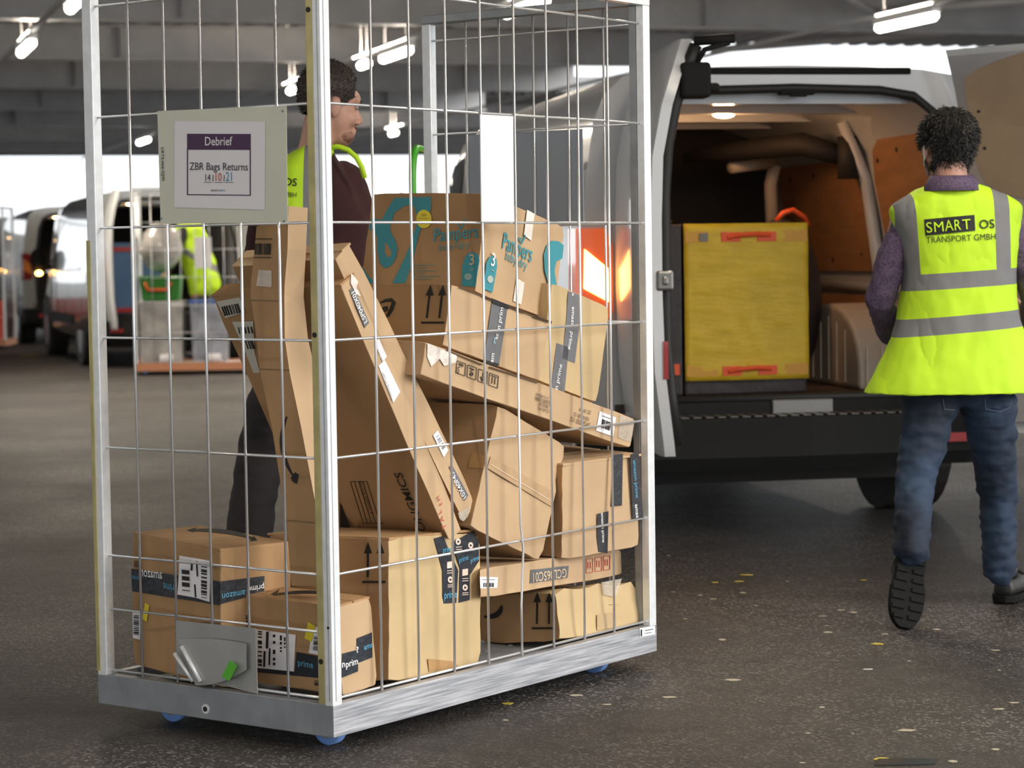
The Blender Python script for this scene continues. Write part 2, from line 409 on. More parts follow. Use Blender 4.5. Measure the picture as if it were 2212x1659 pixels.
    for xs, inn in ((0, 1), (CL, -1)):
        for k in range(1, 6):
            y = .030 + (CW - .06) * k / 6
            wire_v(xs + inn * .012, y, .135, CTOP).to('wire_upright', ZINCW, r, smooth=True)
        for z in ROWS + ([.3128] if xs == 0 else []):
            b = MB(); x = xs + inn * .0195; b.tube([(x, .04, z), (x, CW - .03, z)], .0036, 8); b.to('cross_wire', ZINCW, r, smooth=True)
    for k in range(1, 9):
        x = .041 + (1.449 - .041) * k / 9 + .012
        wire_v(x, .012, .135, CTOP, (.44, .012) if (main and k == 5) else None).to('wire_upright', ZINCW, r, smooth=True)
    for z in ROWS:
        MB().tube([(.036, .0195, z), (CL - .034, .0195, z)], .0036, 8).to('cross_wire', ZINCW, r, smooth=True)
    return r
CO, CYAW = Vector((-.4689, 5.8801, 0)), pi / 2 - .6365
CM = frame(CO, CYAW)
cart = make_cart(CM, 'wire cage trolley loaded with brown parcels, in front of the van')
# sign plate on the short near side
FA = Face(cart, CM, 0, -.001, -1); FB = Face(cart, CM, 1, -.001, -1)
b = MB()
P = [FA.uv(*q) for q in ((341, 240), (619, 228), (622, 480), (348, 484))]
b.prism([FA.p3(q, 0) for q in P], (-.002, 0, 0)); sign = b.to('sign_plate', SIGNG, cart)
for q in ((612, 240), (615, 478), (350, 472)):
    p = FA.p3(FA.uv(*q), .0025); MB().tube([p, p + Vector((-.002, 0, 0))], .0035, 8).to('rivet', ZINCD, sign)
mark(FA, [[(380, 262), (575, 263), (574, 453), (379, 448)]], 'notice_paper', WHITE, h=.0045, parent=sign)
mark(FA, [[(407, 289), (544.5, 289.5), (544.5, 324), (407.5, 323.5)], quad(408, 320, 408, 421, 2.2), quad(543.5, 320, 543.5, 423, 2.2), quad(407, 420.5, 544.5, 422, 2.2)], 'purple_print', PURPLE, h=.0055, parent=sign)
letters(FA, [('Debrief', (446.5, 314), (505.5, 314), 1, False, True)], 'heading_lettering', WHITE2, h=.0066, parent=sign)
letters(FA, [('ZBR Bags Returns', (413, 367), (538.5, 368.5))], 'lettering', mat('dark_print', (.04, .03, .045), .6), h=.006, parent=sign)
hw = lambda c: mat('marker_' + c, {'k': (.04, .04, .04), 'r': (.5, .12, .08), 'b': (.05, .3, .45)}[c], .6)
letters(FA, [('14', (447, 391), (458, 391), 1.1)], 'handwritten_date', hw('k'), h=.006, parent=sign)
letters(FA, [('10', (469, 391), (482, 391), 1.1)], 'handwritten_date', hw('r'), h=.006, parent=sign)
letters(FA, [('21', (491, 391), (504, 391), 1.2)], 'handwritten_date', hw('b'), h=.006, parent=sign)
mark(FA, [quad(463, 393, 463.5, 378, 1), quad(487, 393, 487.5, 378, 1), quad(443, 394, 460, 394, 1), quad(467, 394, 484, 394, 1), quad(489, 394, 508, 394, 1)], 'underline', hw('k'), h=.006, parent=sign)
letters(FA, [('amazon', (459, 413), (474, 413), 1, False, True)], 'small_logo', hw('k'), h=.006, parent=sign)
letters(FA, [('logistics', (475, 413), (490, 413))], 'small_logo', hw('b'), h=.006, parent=sign)
letters(FA, [('CRT2-666-GJW', (350, 318), (352, 392), 1, False, True)], 'trolley_number', hw('k'), h=.004, parent=sign)
# slide plate with green sticker, low on the short side
PLG = mat('brushed_zinc_plate', (.42, .42, .41), .45, metal=.6, noise_amt=.08, noise_scale=6)
b = MB(); P = [FA.uv(*q) for q in ((376, 1341), (548, 1358), (553, 1500), (378, 1455))]
b.prism([FA.p3(q, -.006) for q in P], (.002, 0, 0)); pl = b.to('latch_plate', PLG, cart)
b = MB()
c0, c1 = FA.uv(385, 1395), FA.uv(425, 1470)
for t0, t1, wv in ((-.002, .012, .016),):
    n = 10
    top = [FA.p3(FA.uv(395 + 140 * k / n, 1386 - 20 * sin(pi * (.25 + .5 * k / n)) + 10 * k / n + 8), .004 + .014 * (1 - k / n)) for k in range(n + 1)]
    bot = [FA.p3(FA.uv(431 + 104 * k / n, 1478 + 8 * k / n - 40 * (k / n) ** 2), .004 + .012 * (1 - k / n)) for k in range(n + 1)]
    b.loft([top, bot], close=False, cap=False)
o = b.to('scoop', PLG, pl, smooth=True)
b = MB(); b.tube([FA.p3(FA.uv(384, 1410), .012), FA.p3(FA.uv(424, 1470), .012)], .006, 10); b.tube([FA.p3(FA.uv(404, 1394), .02), FA.p3(FA.uv(444, 1470), .02)], .006, 10); b.to('scoop_rim', ZINC, pl, smooth=True)
mark(FA, [[(508, 1424), (523, 1436), (506, 1469), (490, 1459)]], 'green_sticker', mat('green_sticker', (.10, .45, .03), .5), h=.02, parent=pl)
# white plate on the long side, plate on the far side greyed to stand for shade
b = MB(); P = [FB.uv(*q) for q in ((1040, 247), (1111, 251), (1113, 479), (1043, 479))]
b.prism([FB.p3(q, -.004) for q in P], (0, .003, 0)); wp = b.to('white_plate', WPLATE, cart)
b = MB(); b.box(CL - .006, CL - .003, .25, .70, 1.37, 1.66); b.to('shaded_plate', SHADEPL, cart)
mark(FB, [[(1381, 1357), (1414, 1352), (1414, 1370), (1382, 1376)]], 'rating_label', WHITE, parent=cart)
mark(FB, [[(1383, 1360), (1386, 1359.5), (1386, 1374), (1383, 1374.5)], quad(1392, 1362, 1410, 1359, 1.5), quad(1392, 1368, 1406, 1366, 1.2)], 'rating_print', BLACK, h=.002, parent=cart)

# ------------------------------------------------------------------ cardboard boxes
FIT = {"B1": [0.1825, 0.5994, 0.3198, 0.0204, 0.0039, -0.2234, 0.2306, 0.4378, 0.3704], "B2": [0.1627, 0.2346, 0.2573, -0.0056, -0.0729, -0.0732, 0.1276, 0.3815, 0.2335], "B3": [0.4982, 0.2714, 0.3162, -0.0209, 0.0551, 0.0957, 0.4625, 0.4045, 0.3811], "B15": [1.284, 0.1927, 0.1938, -0.1116, 0.0281, 0.0066, 0.4491, 0.2899, 0.1494], "B14": [1.0874, 0.2332, 0.332, -0.0306, 0.042, 0.0648, 0.7933, 0.3, 0.083], "B13": [1.3006, 0.1924, 0.5226, 0.041, -0.0124, -0.1205, 0.3616, 0.32, 0.2813], "B12": [0.9083, 0.201, 0.6157, 0.0139, 0.3883, 0.0278, 0.3743, 0.2684, 0.359], "B11": [0.9638, 0.2267, 0.8654, 0.0319, 0.2659, -0.013, 1.0429, 0.36, 0.0934], "B8": [0.8036, 0.2154, 1.0533, 0.0098, 0.2645, -0.0165, 0.4616, 0.3158, 0.1751], "P": [0.975, 0.3073, 1.2668, 0.0168, 0.2165, 0.0911, 0.4486, 0.3938, 0.2855], "B10": [1.2232, 0.235, 1.0052, -0.0159, 0.2696, -0.017, 0.303, 0.3, 0.2957], "B5": [0.431, 0.3418, 0.8436, -0.0725, -0.4669, -0.0545, 0.064, 0.5027, 0.8008], "B6": [0.4709, 0.3061, 0.9148, -0.0589, -0.5539, -0.0542, 0.074, 0.4, 0.8651]}
def euler_free(rv):
    v = Vector(rv); a = v.length
    return Matrix.Rotation(a, 4, v.normalized()) if a > 1e-6 else Matrix.Identity(4)
CMI = CM.inverted(); PLACED = []
class Carton:
    def __init__(s, key, label, m=KRAFT, flaps='z', dent=.004, seam=True, seed=0, crush=None, left=None, front=None):
        c = FIT[key]; s.d = Vector(c[6:9]); s.M = CM @ Matrix.Translation(Vector(c[:3])) @ euler_free(c[3:6])
        bm = bmesh.new(); bmesh.ops.create_cube(bm, size=1)
        bmesh.ops.subdivide_edges(bm, edges=bm.edges[:], cuts=9, use_grid_fill=True)
        off = Vector((seed * 5.1 + 3, seed * 2.3, seed * 9.7))
        for v in bm.verts:
            q = v.co.copy(); n_in = [abs(abs(q[k]) - .5) < 1e-4 for k in range(3)]
            p = Vector((q.x * s.d.x, q.y * s.d.y, q.z * s.d.z))
            nn = noise.noise_vector(p * 6 + off) * dent
            edge = sum(n_in)
            if edge == 1:   # panels bow in a little, never out
                k = n_in.index(True); nn = Vector([nn[j] if j != k else -abs(nn[j]) * 1.3 * math.copysign(1, q[k]) for j in range(3)])
            else: nn = nn * .5 + noise.noise_vector(p * 30 + off) * dent * .35
            if edge == 3: nn -= Vector((q.x, q.y, q.z)) * dent * 1.5
            if crush: nn += crush(q, p)
            v.co = p + nn
        # parcels give way where they press on the trolley or on each other
        for v in bm.verts:
            for _ in range(2):
                p = CMI @ (s.M @ v.co)
                p = Vector((min(CL - .030, max(.026, p.x)), max(.0245, p.y), max(.1165, p.z))); v.co = s.M.inverted() @ (CM @ p)
                for Mo, do in (PLACED[-1:] if key == 'B6' else PLACED):
                    q = Mo.inverted() @ (s.M @ v.co); pen = [do[k] + .003 - abs(q[k]) for k in range(3)]
                    if min(pen) > 0:
                        if q.y < 0: pen[1] = 9
                        k = pen.index(min(pen))
                        if pen[k] < .055: q[k] = math.copysign(do[k] + .003, q[k]); v.co = s.M.inverted() @ (Mo @ q)
        PLACED.append((s.M.copy(), s.d / 2))
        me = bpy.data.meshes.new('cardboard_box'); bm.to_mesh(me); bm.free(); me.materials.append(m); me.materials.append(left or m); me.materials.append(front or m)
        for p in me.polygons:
            if p.normal.x < -.7: p.material_index = 1  # left side: a darker card tone here stands in for shade
            elif p.normal.y < -.7: p.material_index = 2  # front side: a paler card tone here stands in for light
        o = bpy.data.objects.new('cardboard_box', me); COL.objects.link(o); o.matrix_world = s.M
        me.shade_smooth()
        bv = o.modifiers.new('b', 'BEVEL'); bv.width = .0025; bv.segments = 2; bv.limit_method = 'ANGLE'; bv.angle_limit = radians(50); bv.harden_normals = True
        s.o = o; tag(o, label, 'box', 'cardboard parcels in the cage trolley')
        d = s.d / 2
        s.front = Face(o, s.M, 1, -d.y, -1); s.left = Face(o, s.M, 0, -d.x, -1); s.top = Face(o, s.M, 2, d.z, 1)
    def seam_top(s, along='x', gap=.004, th=.004, tape=None):
        """two closed flaps meeting in the middle of the top"""
        d = s.d / 2
        for sg in (-1, 1):
            b = MB()
            if along == 'x': b.box(-d.x + .002, d.x - .002, min(sg * gap / 2, sg * d.y), max(sg * gap / 2, sg * d.y), d.z - .003, d.z + th)
            else: b.box(min(sg * gap / 2, sg * d.x), max(sg * gap / 2, sg * d.x), -d.y + .002, d.y - .002, d.z - .003, d.z + th)
            b.to('flap', s.o.data.materials[0], s.o, bevel=.001)
        s.top = Face(s.o, s.M, 2, d.z + th, 1)
        return s
def arrows(f, x, y, w, h, skx=0, line=True, name='up_arrows', m=BLACK):
    """two handling arrows over a bar; x,y = foot centre in pixels; skx = sideways lean of the tops"""
    P = []
    for s in (-1, 1):
        cx = x + s * w * .27; tx = cx + skx; yy = y - h * .12
        P.append(quad(cx + skx * .08, yy, tx - skx * .25, y - h * .75, w * .085))
        P.append([(tx - w * .17 - skx * .25, y - h * .72), (tx + w * .17 - skx * .25, y - h * .72), (tx, y - h)])
    if line: P.append(quad(x - w / 2, y, x + w / 2, y, h * .055))
    return mark(f, P, name, m)
def smile(f, pts, name='smile_logo', w=8, head=None, m=BLACK):
    """a curved swoosh through pixel points, tapering at the start"""
    P = []; n = len(pts)
    L_, R_ = [], []
    for i, p in enumerate(pts):
        a = Vector(pts[max(0, i - 1)]); c = Vector(pts[min(n - 1, i + 1)]); d = (c - a).normalized(); nn = Vector((-d.y, d.x))
        ww = w * (sin(pi * (.08 + .84 * i / (n - 1))) ** .8) / 2
        L_.append(Vector(p) + nn * ww); R_.append(Vector(p) - nn * ww)
    for i in range(n - 1): P.append([L_[i], L_[i + 1], R_[i + 1], R_[i]])
    if head: P += head
    return mark(f, [[(q[0], q[1]) for q in poly] for poly in P], name, m)
def curve(p0, p1, p2, n=10):
    return [((1 - t) ** 2 * p0[0] + 2 * t * (1 - t) * p1[0] + t * t * p2[0], (1 - t) ** 2 * p0[1] + 2 * t * (1 - t) * p1[1] + t * t * p2[1]) for t in [k / n for k in range(n + 1)]]

# B1 large box at the back left corner
c = Carton('B1', 'kraft box with black tape band and torn white label, lower left corner of the trolley', seed=1)
c.seam_top('x')
f = c.left
mark(f, [[(284, 1228), (474, 1256), (474.5, 1307), (286, 1277)]], 'printed_tape', DARKTAPE)
mark(c.front, [[(475, 1256), (571, 1244), (570, 1280), (475, 1305)]], 'printed_tape', DARKTAPE)
letters(f, [('amazon', (352, 1250), (305, 1244), 1, True, True)], 'tape_lettering', WHITE2)
letters(f, [('prime', (384, 1264), (354, 1259), 1, False, True), ('amazon', (460, 1270), (415, 1262), 1, False, True), ('amaz', (302, 1245), (286, 1243), 1, False, True)], 'tape_lettering', BLUEINK)
letters(c.front, [('amazon', (528, 1274), (478, 1283), 1, False, True)], 'tape_lettering', BLUEINK)
letters(c.front, [('prime', (569, 1262), (534, 1268), 1, False, True)], 'tape_lettering', WHITE2)
mark(f, [[(390, 1200), (457, 1211), (455, 1300), (426, 1291), (386, 1284), (389, 1240)]], 'torn_label', WHITE, h=.004)
mark(f, bars(438, 1222, 438, 1290, 12, 2, 16, 3) + [quad(428, 1212, 430, 1245, 3), quad(424, 1262, 426, 1290, 3), quad(418, 1215, 417, 1232, 4)] + bars(396, 1230, 397, 1275, 16, 2, 7, 5), 'label_print', BLACK, h=.0055)
mark(f, [[(287, 1318), (304, 1320), (303, 1382), (288, 1378)]], 'barcode_label', WHITE)
mark(f, bars(290, 1328, 290, 1370, 11, 1, 16, 8), 'barcode', BLACK, h=.0025)
mark(f, [[(314, 1302), (323, 1308), (317, 1343), (308, 1336)]], 'yellow_sticker', YELLOWST)
mark(f, bars(290, 1212, 290, 1224, 16, 1.5, 5, 9), 'small_print', BLACK)
smile(c.top, curve((410, 1146), (500, 1143), (550, 1166), 12), w=9, head=[[(404, 1146), (424, 1140), (420, 1150)], [(548, 1158), (556, 1168), (540, 1170)]])
# B2 front corner box
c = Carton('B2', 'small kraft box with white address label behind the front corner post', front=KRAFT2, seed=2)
c.seam_top('y')
f = c.left
mark(f, [[(553, 1358), (640, 1371), (636, 1450), (556, 1442)]], 'address_label', WHITE, h=.003)
mark(f, bars(560, 1362, 560, 1440, 8, 1, 14, 2) + [quad(580, 1364, 579, 1400, 5), quad(574, 1406, 573, 1440, 4), quad(585, 1400, 584, 1436, 3)] + bars(592, 1370, 592, 1440, 5, 0, 6, 4) + bars(607, 1372, 607, 1410, 4, 0, 5, 6) + bars(616, 1376, 616, 1400, 3, 0, 4, 6), 'label_print', BLACK, h=.0045)
mark(f, [[(641, 1408), (707, 1421), (707, 1466), (557, 1452), (557, 1443), (637, 1451)]], 'printed_tape', DARKTAPE)
letters(f, [('prime', (645, 1437), (678, 1443), 1, False, True)], 'tape_lettering', BLUEINK)
letters(f, [('amazo', (698, 1448), (728, 1453), 1, False, True)], 'tape_lettering', WHITE2)
mark(f, [[(676, 1352), (706, 1357), (706, 1418), (668, 1410)]], 'barcode_label', WHITE, h=.002)
mark(f, bars(680, 1374, 678, 1404, 26, 3, 14, 8), 'barcode', BLACK, h=.0035)
mark(f, [[(668, 1343), (683, 1352), (675, 1386), (660, 1378)]], 'yellow_sticker', YELLOWST, h=.004)
mark(f, [[(511, 1325), (545, 1330), (545, 1362), (514, 1357)]], 'printed_frame', mat('printed_tan', (.40, .26, .14), .7))
mark(f, bars(521, 1328, 522, 1352, 20, 2, 9, 12), 'printed_barcode', BLACK, h=.0022); mark(f, bars(680, 1470, 680, 1480, 24, 2, 4, 3), 'printed_barcode', BLACK, h=.0022)
f = c.front
mark(f, [[(770, 1379), (803, 1366), (804, 1420), (773, 1432), (773, 1450), (738, 1464), (738, 1412), (770, 1404)]], 'printed_tape', DARKTAPE)
letters(f, [('n', (738, 1442), (744, 1440), 1, False, True), ('prim', (746, 1442), (772, 1434), 1, False, True), ('?', (769, 1410), (774, 1408), .6, False, True)], 'tape_lettering', WHITE2)
letters(f, [('ama', (785, 1404), (804, 1397), 1, False, True)], 'tape_lettering', BLUEINK)
smile(c.top, curve((590, 1286), (660, 1274), (720, 1284), 10), w=7, head=[[(584, 1285), (604, 1273), (598, 1284)]])
# B3 big upright box
def crushB3(q, p): return Vector((0, -.006 * (1 - abs(q.x) * 2) * (1 - abs(q.z) * 2), -.01 * max(0, q.x) * max(0, q.z) * 4))
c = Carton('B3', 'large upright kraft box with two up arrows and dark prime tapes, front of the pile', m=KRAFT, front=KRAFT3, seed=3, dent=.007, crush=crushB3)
c.o.data.materials.append(KRAFT3)
c.seam_top('x')
arrows(c.left, 808, 1257, 50, 86, 1)
f = c.front
mark(f, [[(936, 1163), (955, 1158), (988, 1232), (984, 1302), (952, 1304), (954, 1232)], [(975, 1172), (1022, 1146), (1032, 1170), (1033, 1212), (1013, 1242), (1013, 1296), (989, 1302), (992, 1228)]], 'printed_tape', DARKTAPE, h=.003)
letters(f, [('prime', (957, 1293), (984, 1290), 1, False, True), ('prime', (954, 1194), (976, 1190), 1, False, True), ('prime', (989, 1216), (1009, 1208), 1, False, True), ('prime', (1014, 1216), (1032, 1208), 1, False, True)], 'tape_lettering', BLUEINK, h=.0045)
def disc(x, y, rx, ry, n=14): return [(x + rx * cos(2 * pi * k / n), y + ry * sin(2 * pi * k / n)) for k in range(n)]
mark(f, [disc(987, 1170, 5.5, 7), disc(1014, 1178, 5.5, 7), disc(970, 1252, 5.5, 7), disc(1002, 1269, 5.5, 7), [(963, 1214), (975, 1212), (975, 1226), (963, 1228)], [(996, 1230), (1008, 1228), (1008, 1242), (996, 1244)]] + [quad(x, y, x + 13, y - 1, 1.5) for x, y in ((963, 1233), (963, 1238), (996, 1250), (996, 1255), (964, 1264), (964, 1268), (996, 1281), (996, 1285), (982, 1182), (982, 1187), (1008, 1190))], 'tape_icons', mat('pale_pink_ink', (.75, .6, .52), .6), h=.0045)
mark(f, [[(x - 2, y - 3), (x + 3, y), (x - 2, y + 3)] for x, y in ((987, 1170), (1014, 1178), (970, 1252), (1002, 1269))], 'play_icons', BLACK, h=.0055)
mark(f, [[(923, 1423), (975, 1428), (990, 1440), (925, 1451)]], 'brown_tape', BROWNTAPE, h=.0026)
# B15 lower right box
def crushB15(q, p): return Vector((0, 0, -.025 * max(0, q.x - .0) * (q.z > 0) * (1 + .5 * sin(q.y * 9)) - .012 * (q.z > 0) * abs(sin(q.x * 8))))
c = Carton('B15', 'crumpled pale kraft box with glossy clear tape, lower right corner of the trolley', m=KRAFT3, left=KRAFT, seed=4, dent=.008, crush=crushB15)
arrows(c.left, 1173, 1357, 48, 78, 1, m=BLACK)
smile(c.left, curve((1046, 1332), (1082, 1335), (1084, 1308), 8), w=12)
mark(c.front, [[(1296, 1258), (1340, 1250), (1326, 1290), (1300, 1284)], [(1180, 1300), (1205, 1265), (1215, 1280), (1190, 1310)]][:1], 'clear_tape', CLEAR, h=.006)
mark(c.front, [[(1288, 1328), (1330, 1322), (1330, 1355), (1288, 1362)]], 'brown_tape', mat('pale_brown_tape', (.46, .33, .18), .4), h=.003)
# B14 flat long box
c = Carton('B14', 'long flat kraft box stamped GCL065C01 lying across the lower boxes', m=KRAFT2, seed=5, dent=.005)
f = c.front
mark(f, [[(1146, 1231), (1228, 1222), (1226, 1248), (1144, 1260)]], 'grey_stamp', GREYTAPE)
letters(f, [('GCL065C01', (1222, 1228), (1150, 1238), 1, False, True)], 'stamp_lettering', mat('tan_ink', (.62, .46, .30), .7))
mark(f, [[(1036, 1246), (1075, 1247), (1073, 1270), (1037, 1271)]], 'barcode_label', WHITE)
mark(f, bars(1043, 1259, 1066, 1259, 0, 9, 14, 4) + [quad(1041, 1252, 1068, 1252, 1)], 'barcode', BLACK, h=.0025)
mark(f, [q for x in (1266, 1285, 1303) for q in (quad(x, 1208 - (x - 1266) * .16, x, 1238 - (x - 1266) * .16, 1.2), quad(x + 14, 1206 - (x - 1266) * .16, x + 14, 1236 - (x - 1266) * .16, 1.2), quad(x, 1208 - (x - 1266) * .16, x + 14, 1206 - (x - 1266) * .16, 1.2), quad(x, 1238 - (x - 1266) * .16, x + 14, 1236 - (x - 1266) * .16, 1.2), quad(x + 4, 1214 - (x - 1266) * .16, x + 4, 1228 - (x - 1266) * .16, 1.5), quad(x + 9, 1214 - (x - 1266) * .16, x + 9, 1228 - (x - 1266) * .16, 1.5))], 'red_icons', REDINK)
# B13 right box
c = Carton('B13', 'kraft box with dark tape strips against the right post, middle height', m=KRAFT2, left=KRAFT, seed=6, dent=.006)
c.seam_top('x', gap=.012)
f = c.front
mark(f, [[(1323, 982), (1345, 980), (1343, 1092), (1320, 1094)], [(1290, 1110), (1314, 1104), (1312, 1195), (1292, 1192), (1289, 1160)], [(1361, 982), (1379, 975), (1389, 1118), (1366, 1120)]], 'printed_tape', mat('black_tape', (.045, .045, .05), .3, bump=.3, bump_scale=40))
letters(f, [('amazon prime', (1297, 1108), (1300, 1172), 1, False, True), ('amaz', (1370, 1090), (1373, 1120), 1, False, True)], 'tape_lettering', WHITE2)
letters(f, [('amazon prime', (1366, 995), (1372, 1076), 1, False, True)], 'tape_lettering', BLUEINK)
# B12 tilted centre box
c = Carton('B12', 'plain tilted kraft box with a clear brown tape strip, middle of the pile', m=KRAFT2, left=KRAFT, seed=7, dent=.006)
mark(c.front, [[(1059, 985), (1197, 1065), (1191, 1095), (1052, 1011)]], 'brown_tape', mat('faint_brown_tape', (.48, .32, .18), .3, bump=.2), h=.002)
mark(c.front, [quad(1058, 1003, 1192, 1084, 2)], 'tape_glare_line', mat('tape_glare', (.66, .50, .36), .3), h=.0032)  # pale line painted as glare along the tape
mark(c.left, [[(1020, 977), (1053, 985), (1045, 1012), (1012, 1010)]], 'brown_tape', BROWNTAPE, h=.002)
# B11 long box with icons
c = Carton('B11', 'long slanting kraft box with handling icons and a barcode label at its right end', m=KRAFT2, seed=8, dent=.004)
f = c.front
def ric(x, y, k):
    s = .37; w_, h_ = 19, 26
    cs = [(x, y), (x + w_, y + w_ * s), (x + w_ - 2, y + h_ + w_ * s), (x - 2, y + h_)]
    out = [quad(*cs[i], *cs[(i + 1) % 4], 1.3) for i in range(4)]
    if k == 0: out += [quad(x + 4, y + 5 + 2 * j, x + 14, y + 9 + 2 * j, 1.2) for j in range(3)]
    if k == 2: out += [quad(x + 10, y + 7, x + 9, y + 18, 1.6), [(x + 3, y + 16), (x + 15, y + 21), (x + 8, y + 28)]]
    if k == 3: out += [quad(x + 6, y + 9, x + 5, y + 23, 1.6), quad(x + 12, y + 11, x + 11, y + 25, 1.6), quad(x + 3, y + 5, x + 16, y + 10, 1.6)]
    if k == 1: out += [quad(x + 4, y + 6, x + 13, y + 12, 2), quad(x + 5, y + 14, x + 12, y + 10, 2)] + [disc(x + 8, y + 20, 4, 4.5, 10)]
    return out
mark(f, [q for k in range(4) for q in ric(987 + 23.5 * k, 779 + 8.8 * k, k)], 'handling_icons', mat('soft_black_ink', (.06, .045, .035), .6))
letters(f, [('5', (993, 793), (988, 791), 1, False, True)], 'icon_number', mat('soft_black_ink', (0, 0, 0)))
mark(f, [[(1295, 888), (1330, 902), (1324, 943), (1287, 930)]], 'barcode_label', WHITE)
mark(f, bars(1300, 905, 1320, 913, -3, 18, 14, 6) + [quad(1300, 898, 1322, 906, 1)], 'barcode', BLACK, h=.0025)
letters(f, [('5-12 WBH/8', (1184, 858), (1158, 848)), ('KL00013086', (1190, 868), (1156, 856)), ('58-02-57', (1184, 876), (1163, 868)), ('C5 A0 W5', (1186, 886), (1162, 878)), ('ZC 09 08', (1276, 888), (1252, 880)), ('NSW 38 12', (1272, 902), (1240, 890)), ('SPG0033 1/2', (1274, 914), (1232, 900))], 'small_print', mat('soft_black_ink', (0, 0, 0)))
mark(f, [[(922, 741), (985, 768), (984, 783), (958, 790), (948, 775), (930, 792), (921, 770)]], 'clear_tape', mat('whitened_tape', (.78, .70, .64), .15, bump=1, bump_scale=30), h=.003)
mark(f, [[(1338, 896), (1370, 908), (1362, 955), (1334, 945)]], 'clear_tape', CLEAR, h=.002)
mark(f, [quad(962, 756, 1040, 788, 3), quad(1055, 793, 1160, 826, 4)], 'dark_edge_strip', EDGE_DARK, h=.004)  # dark strips along the line where this box meets the one above
# B8 arrow box under the nappy box
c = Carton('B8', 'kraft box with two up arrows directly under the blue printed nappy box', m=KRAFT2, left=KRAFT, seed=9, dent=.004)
arrows(c.left, 935, 697, 50, 82, 9)
smile(c.left, [(822, 654), (834, 649), (846, 648), (851, 653), (846, 668), (838, 682), (834, 684)], w=9)
smile(c.left, [(824, 672), (830, 665), (836, 664), (836, 670), (828, 673)], w=6, name='smile_mouth')
f = c.front
mark(f, [[(1062, 652), (1096, 663), (1078, 786), (1045, 776)]], 'printed_tape', GREYTAPE)
mark(f, [[(1060, 644), (1100, 660), (1097, 668), (1062, 655)], [(1045, 778), (1078, 787), (1070, 792), (1040, 783)]], 'tape_fold', BLACK, h=.004)
letters(f, [('n prime', (1078, 712), (1087, 656), 1, False, True), ('am', (1063, 784), (1066, 764), 1, False, True), ('az', (1072, 734), (1075, 722), 1, False, True)], 'tape_lettering', WHITE2, h=.0035)
letters(f, [('pe', (1067, 742), (1069, 730), 1, False, True)], 'tape_lettering', mat('pale_blue_ink', (.3, .5, .6), .6), h=.0035)
mark(f, [quad(990, 620, 1190, 698, 3), quad(1040, 640, 1130, 675, 5), quad(1150, 683, 1190, 697, 6)], 'open_seam', EDGE_DARK, h=.003)
# nappy box
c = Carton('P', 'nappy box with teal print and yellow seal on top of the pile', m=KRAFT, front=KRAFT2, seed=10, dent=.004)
f = c.left
mark(f, [[(853, 428), (931, 425), (932, 445), (930, 455), (921, 470), (905, 505), (893, 560), (875, 612), (848, 612), (871, 565), (884, 535), (895, 500), (903, 480), (900, 462), (895, 446), (885, 443), (872, 446), (852, 460), (846, 480), (842, 492), (846, 505), (855, 520), (859, 537), (856, 556), (846, 573), (832, 580), (822, 570), (816, 545), (816, 512), (808, 500), (797, 494), (803, 470), (815, 474), (826, 475), (838, 450)], [(783, 576), (797, 598), (814, 612), (790, 612), (781, 600)]], 'teal_ribbon', TEAL)
mark(f, [[(833, 524), (838, 530), (846, 545), (844, 554), (838, 556), (832, 545)]], 'ribbon_gap', KRAFT, h=.002)
mark(f, [disc(916.5, 473.5, 16.5, 20, 24)], 'yellow_seal', YELLOWST, h=.0025)
mark(f, [quad(913, 463, 914, 468, 1.5), quad(917, 462, 917, 468, 1.5), quad(921, 463, 920, 468, 1.5), quad(906, 472, 927, 472, 1)], 'seal_print', mat('ochre', (.35, .25, .02), .5), h=.0035)
letters(f, [('Pampers', (938, 522), (1033, 513), 1.25, False, True)], 'brand_lettering', TEAL)
letters(f, [('baby-dry', (949, 542), (1015, 536), 1)], 'brand_lettering', mat('faint_teal', (.12, .26, .26), .65))
def heart(x, y, s): return [quad(x - s, y - s * .5, x - s * .2, y + s, 2.4), quad(x - s * .2, y + s, x + s * .8, y - s, 2.4), quad(x + s * .8, y - s, x + s * .3, y - s * 1.4, 2.4), quad(x - s, y - s * .5, x + s * .1, y - s * .3, 2.2)]
mark(f, heart(998, 486, 9), 'heart_mark', TEAL)
mark(f, [[(999, 575), (1005, 555), (1013, 546), (1024, 545), (1033, 550), (1036, 562), (1027, 620), (997, 618)]], 'size_badge', TEAL)
letters(f, [('3', (1015, 573), (1026, 571.5), 1, False, True)], 'size_number', mat('pale_kraft_ink', (.55, .42, .28), .7), h=.0035)
mark(f, [disc(1012, 598, 8, 7.5, 12), quad(1015, 581, 1025, 580, 1.5), quad(1014, 585, 1024, 584, 1.5)], 'badge_print', mat('pale_teal', (.25, .38, .36), .7), h=.003)
mark(f, [quad(893, 573 + 6 * k, 893 + L_, 573 + 6 * k - .5, 1.2) for k, L_ in ((0, 48), (1, 30), (2, 50), (3, 26), (4, 58), (5, 40))], 'small_print', mat('faint_teal', (0, 0, 0)))
f = c.front
letters(f, [('Pampers', (1083, 535), (1146, 566), 1.35, False, True)], 'brand_lettering', TEAL, h=.003)
letters(f, [('baby-dry', (1090, 560), (1136, 583), 1.1)], 'brand_lettering', TEAL, h=.003)
mark(f, heart(1127, 518, 8), 'heart_mark', TEAL, h=.003)
mark(f, [[(1049, 567), (1056, 555), (1064, 552), (1071, 560), (1072, 576), (1062, 632), (1043, 624)]], 'size_badge', TEAL, h=.003)
letters(f, [('3', (1057, 573), (1065, 576), 1, False, True)], 'size_number', WHITE2, h=.005)
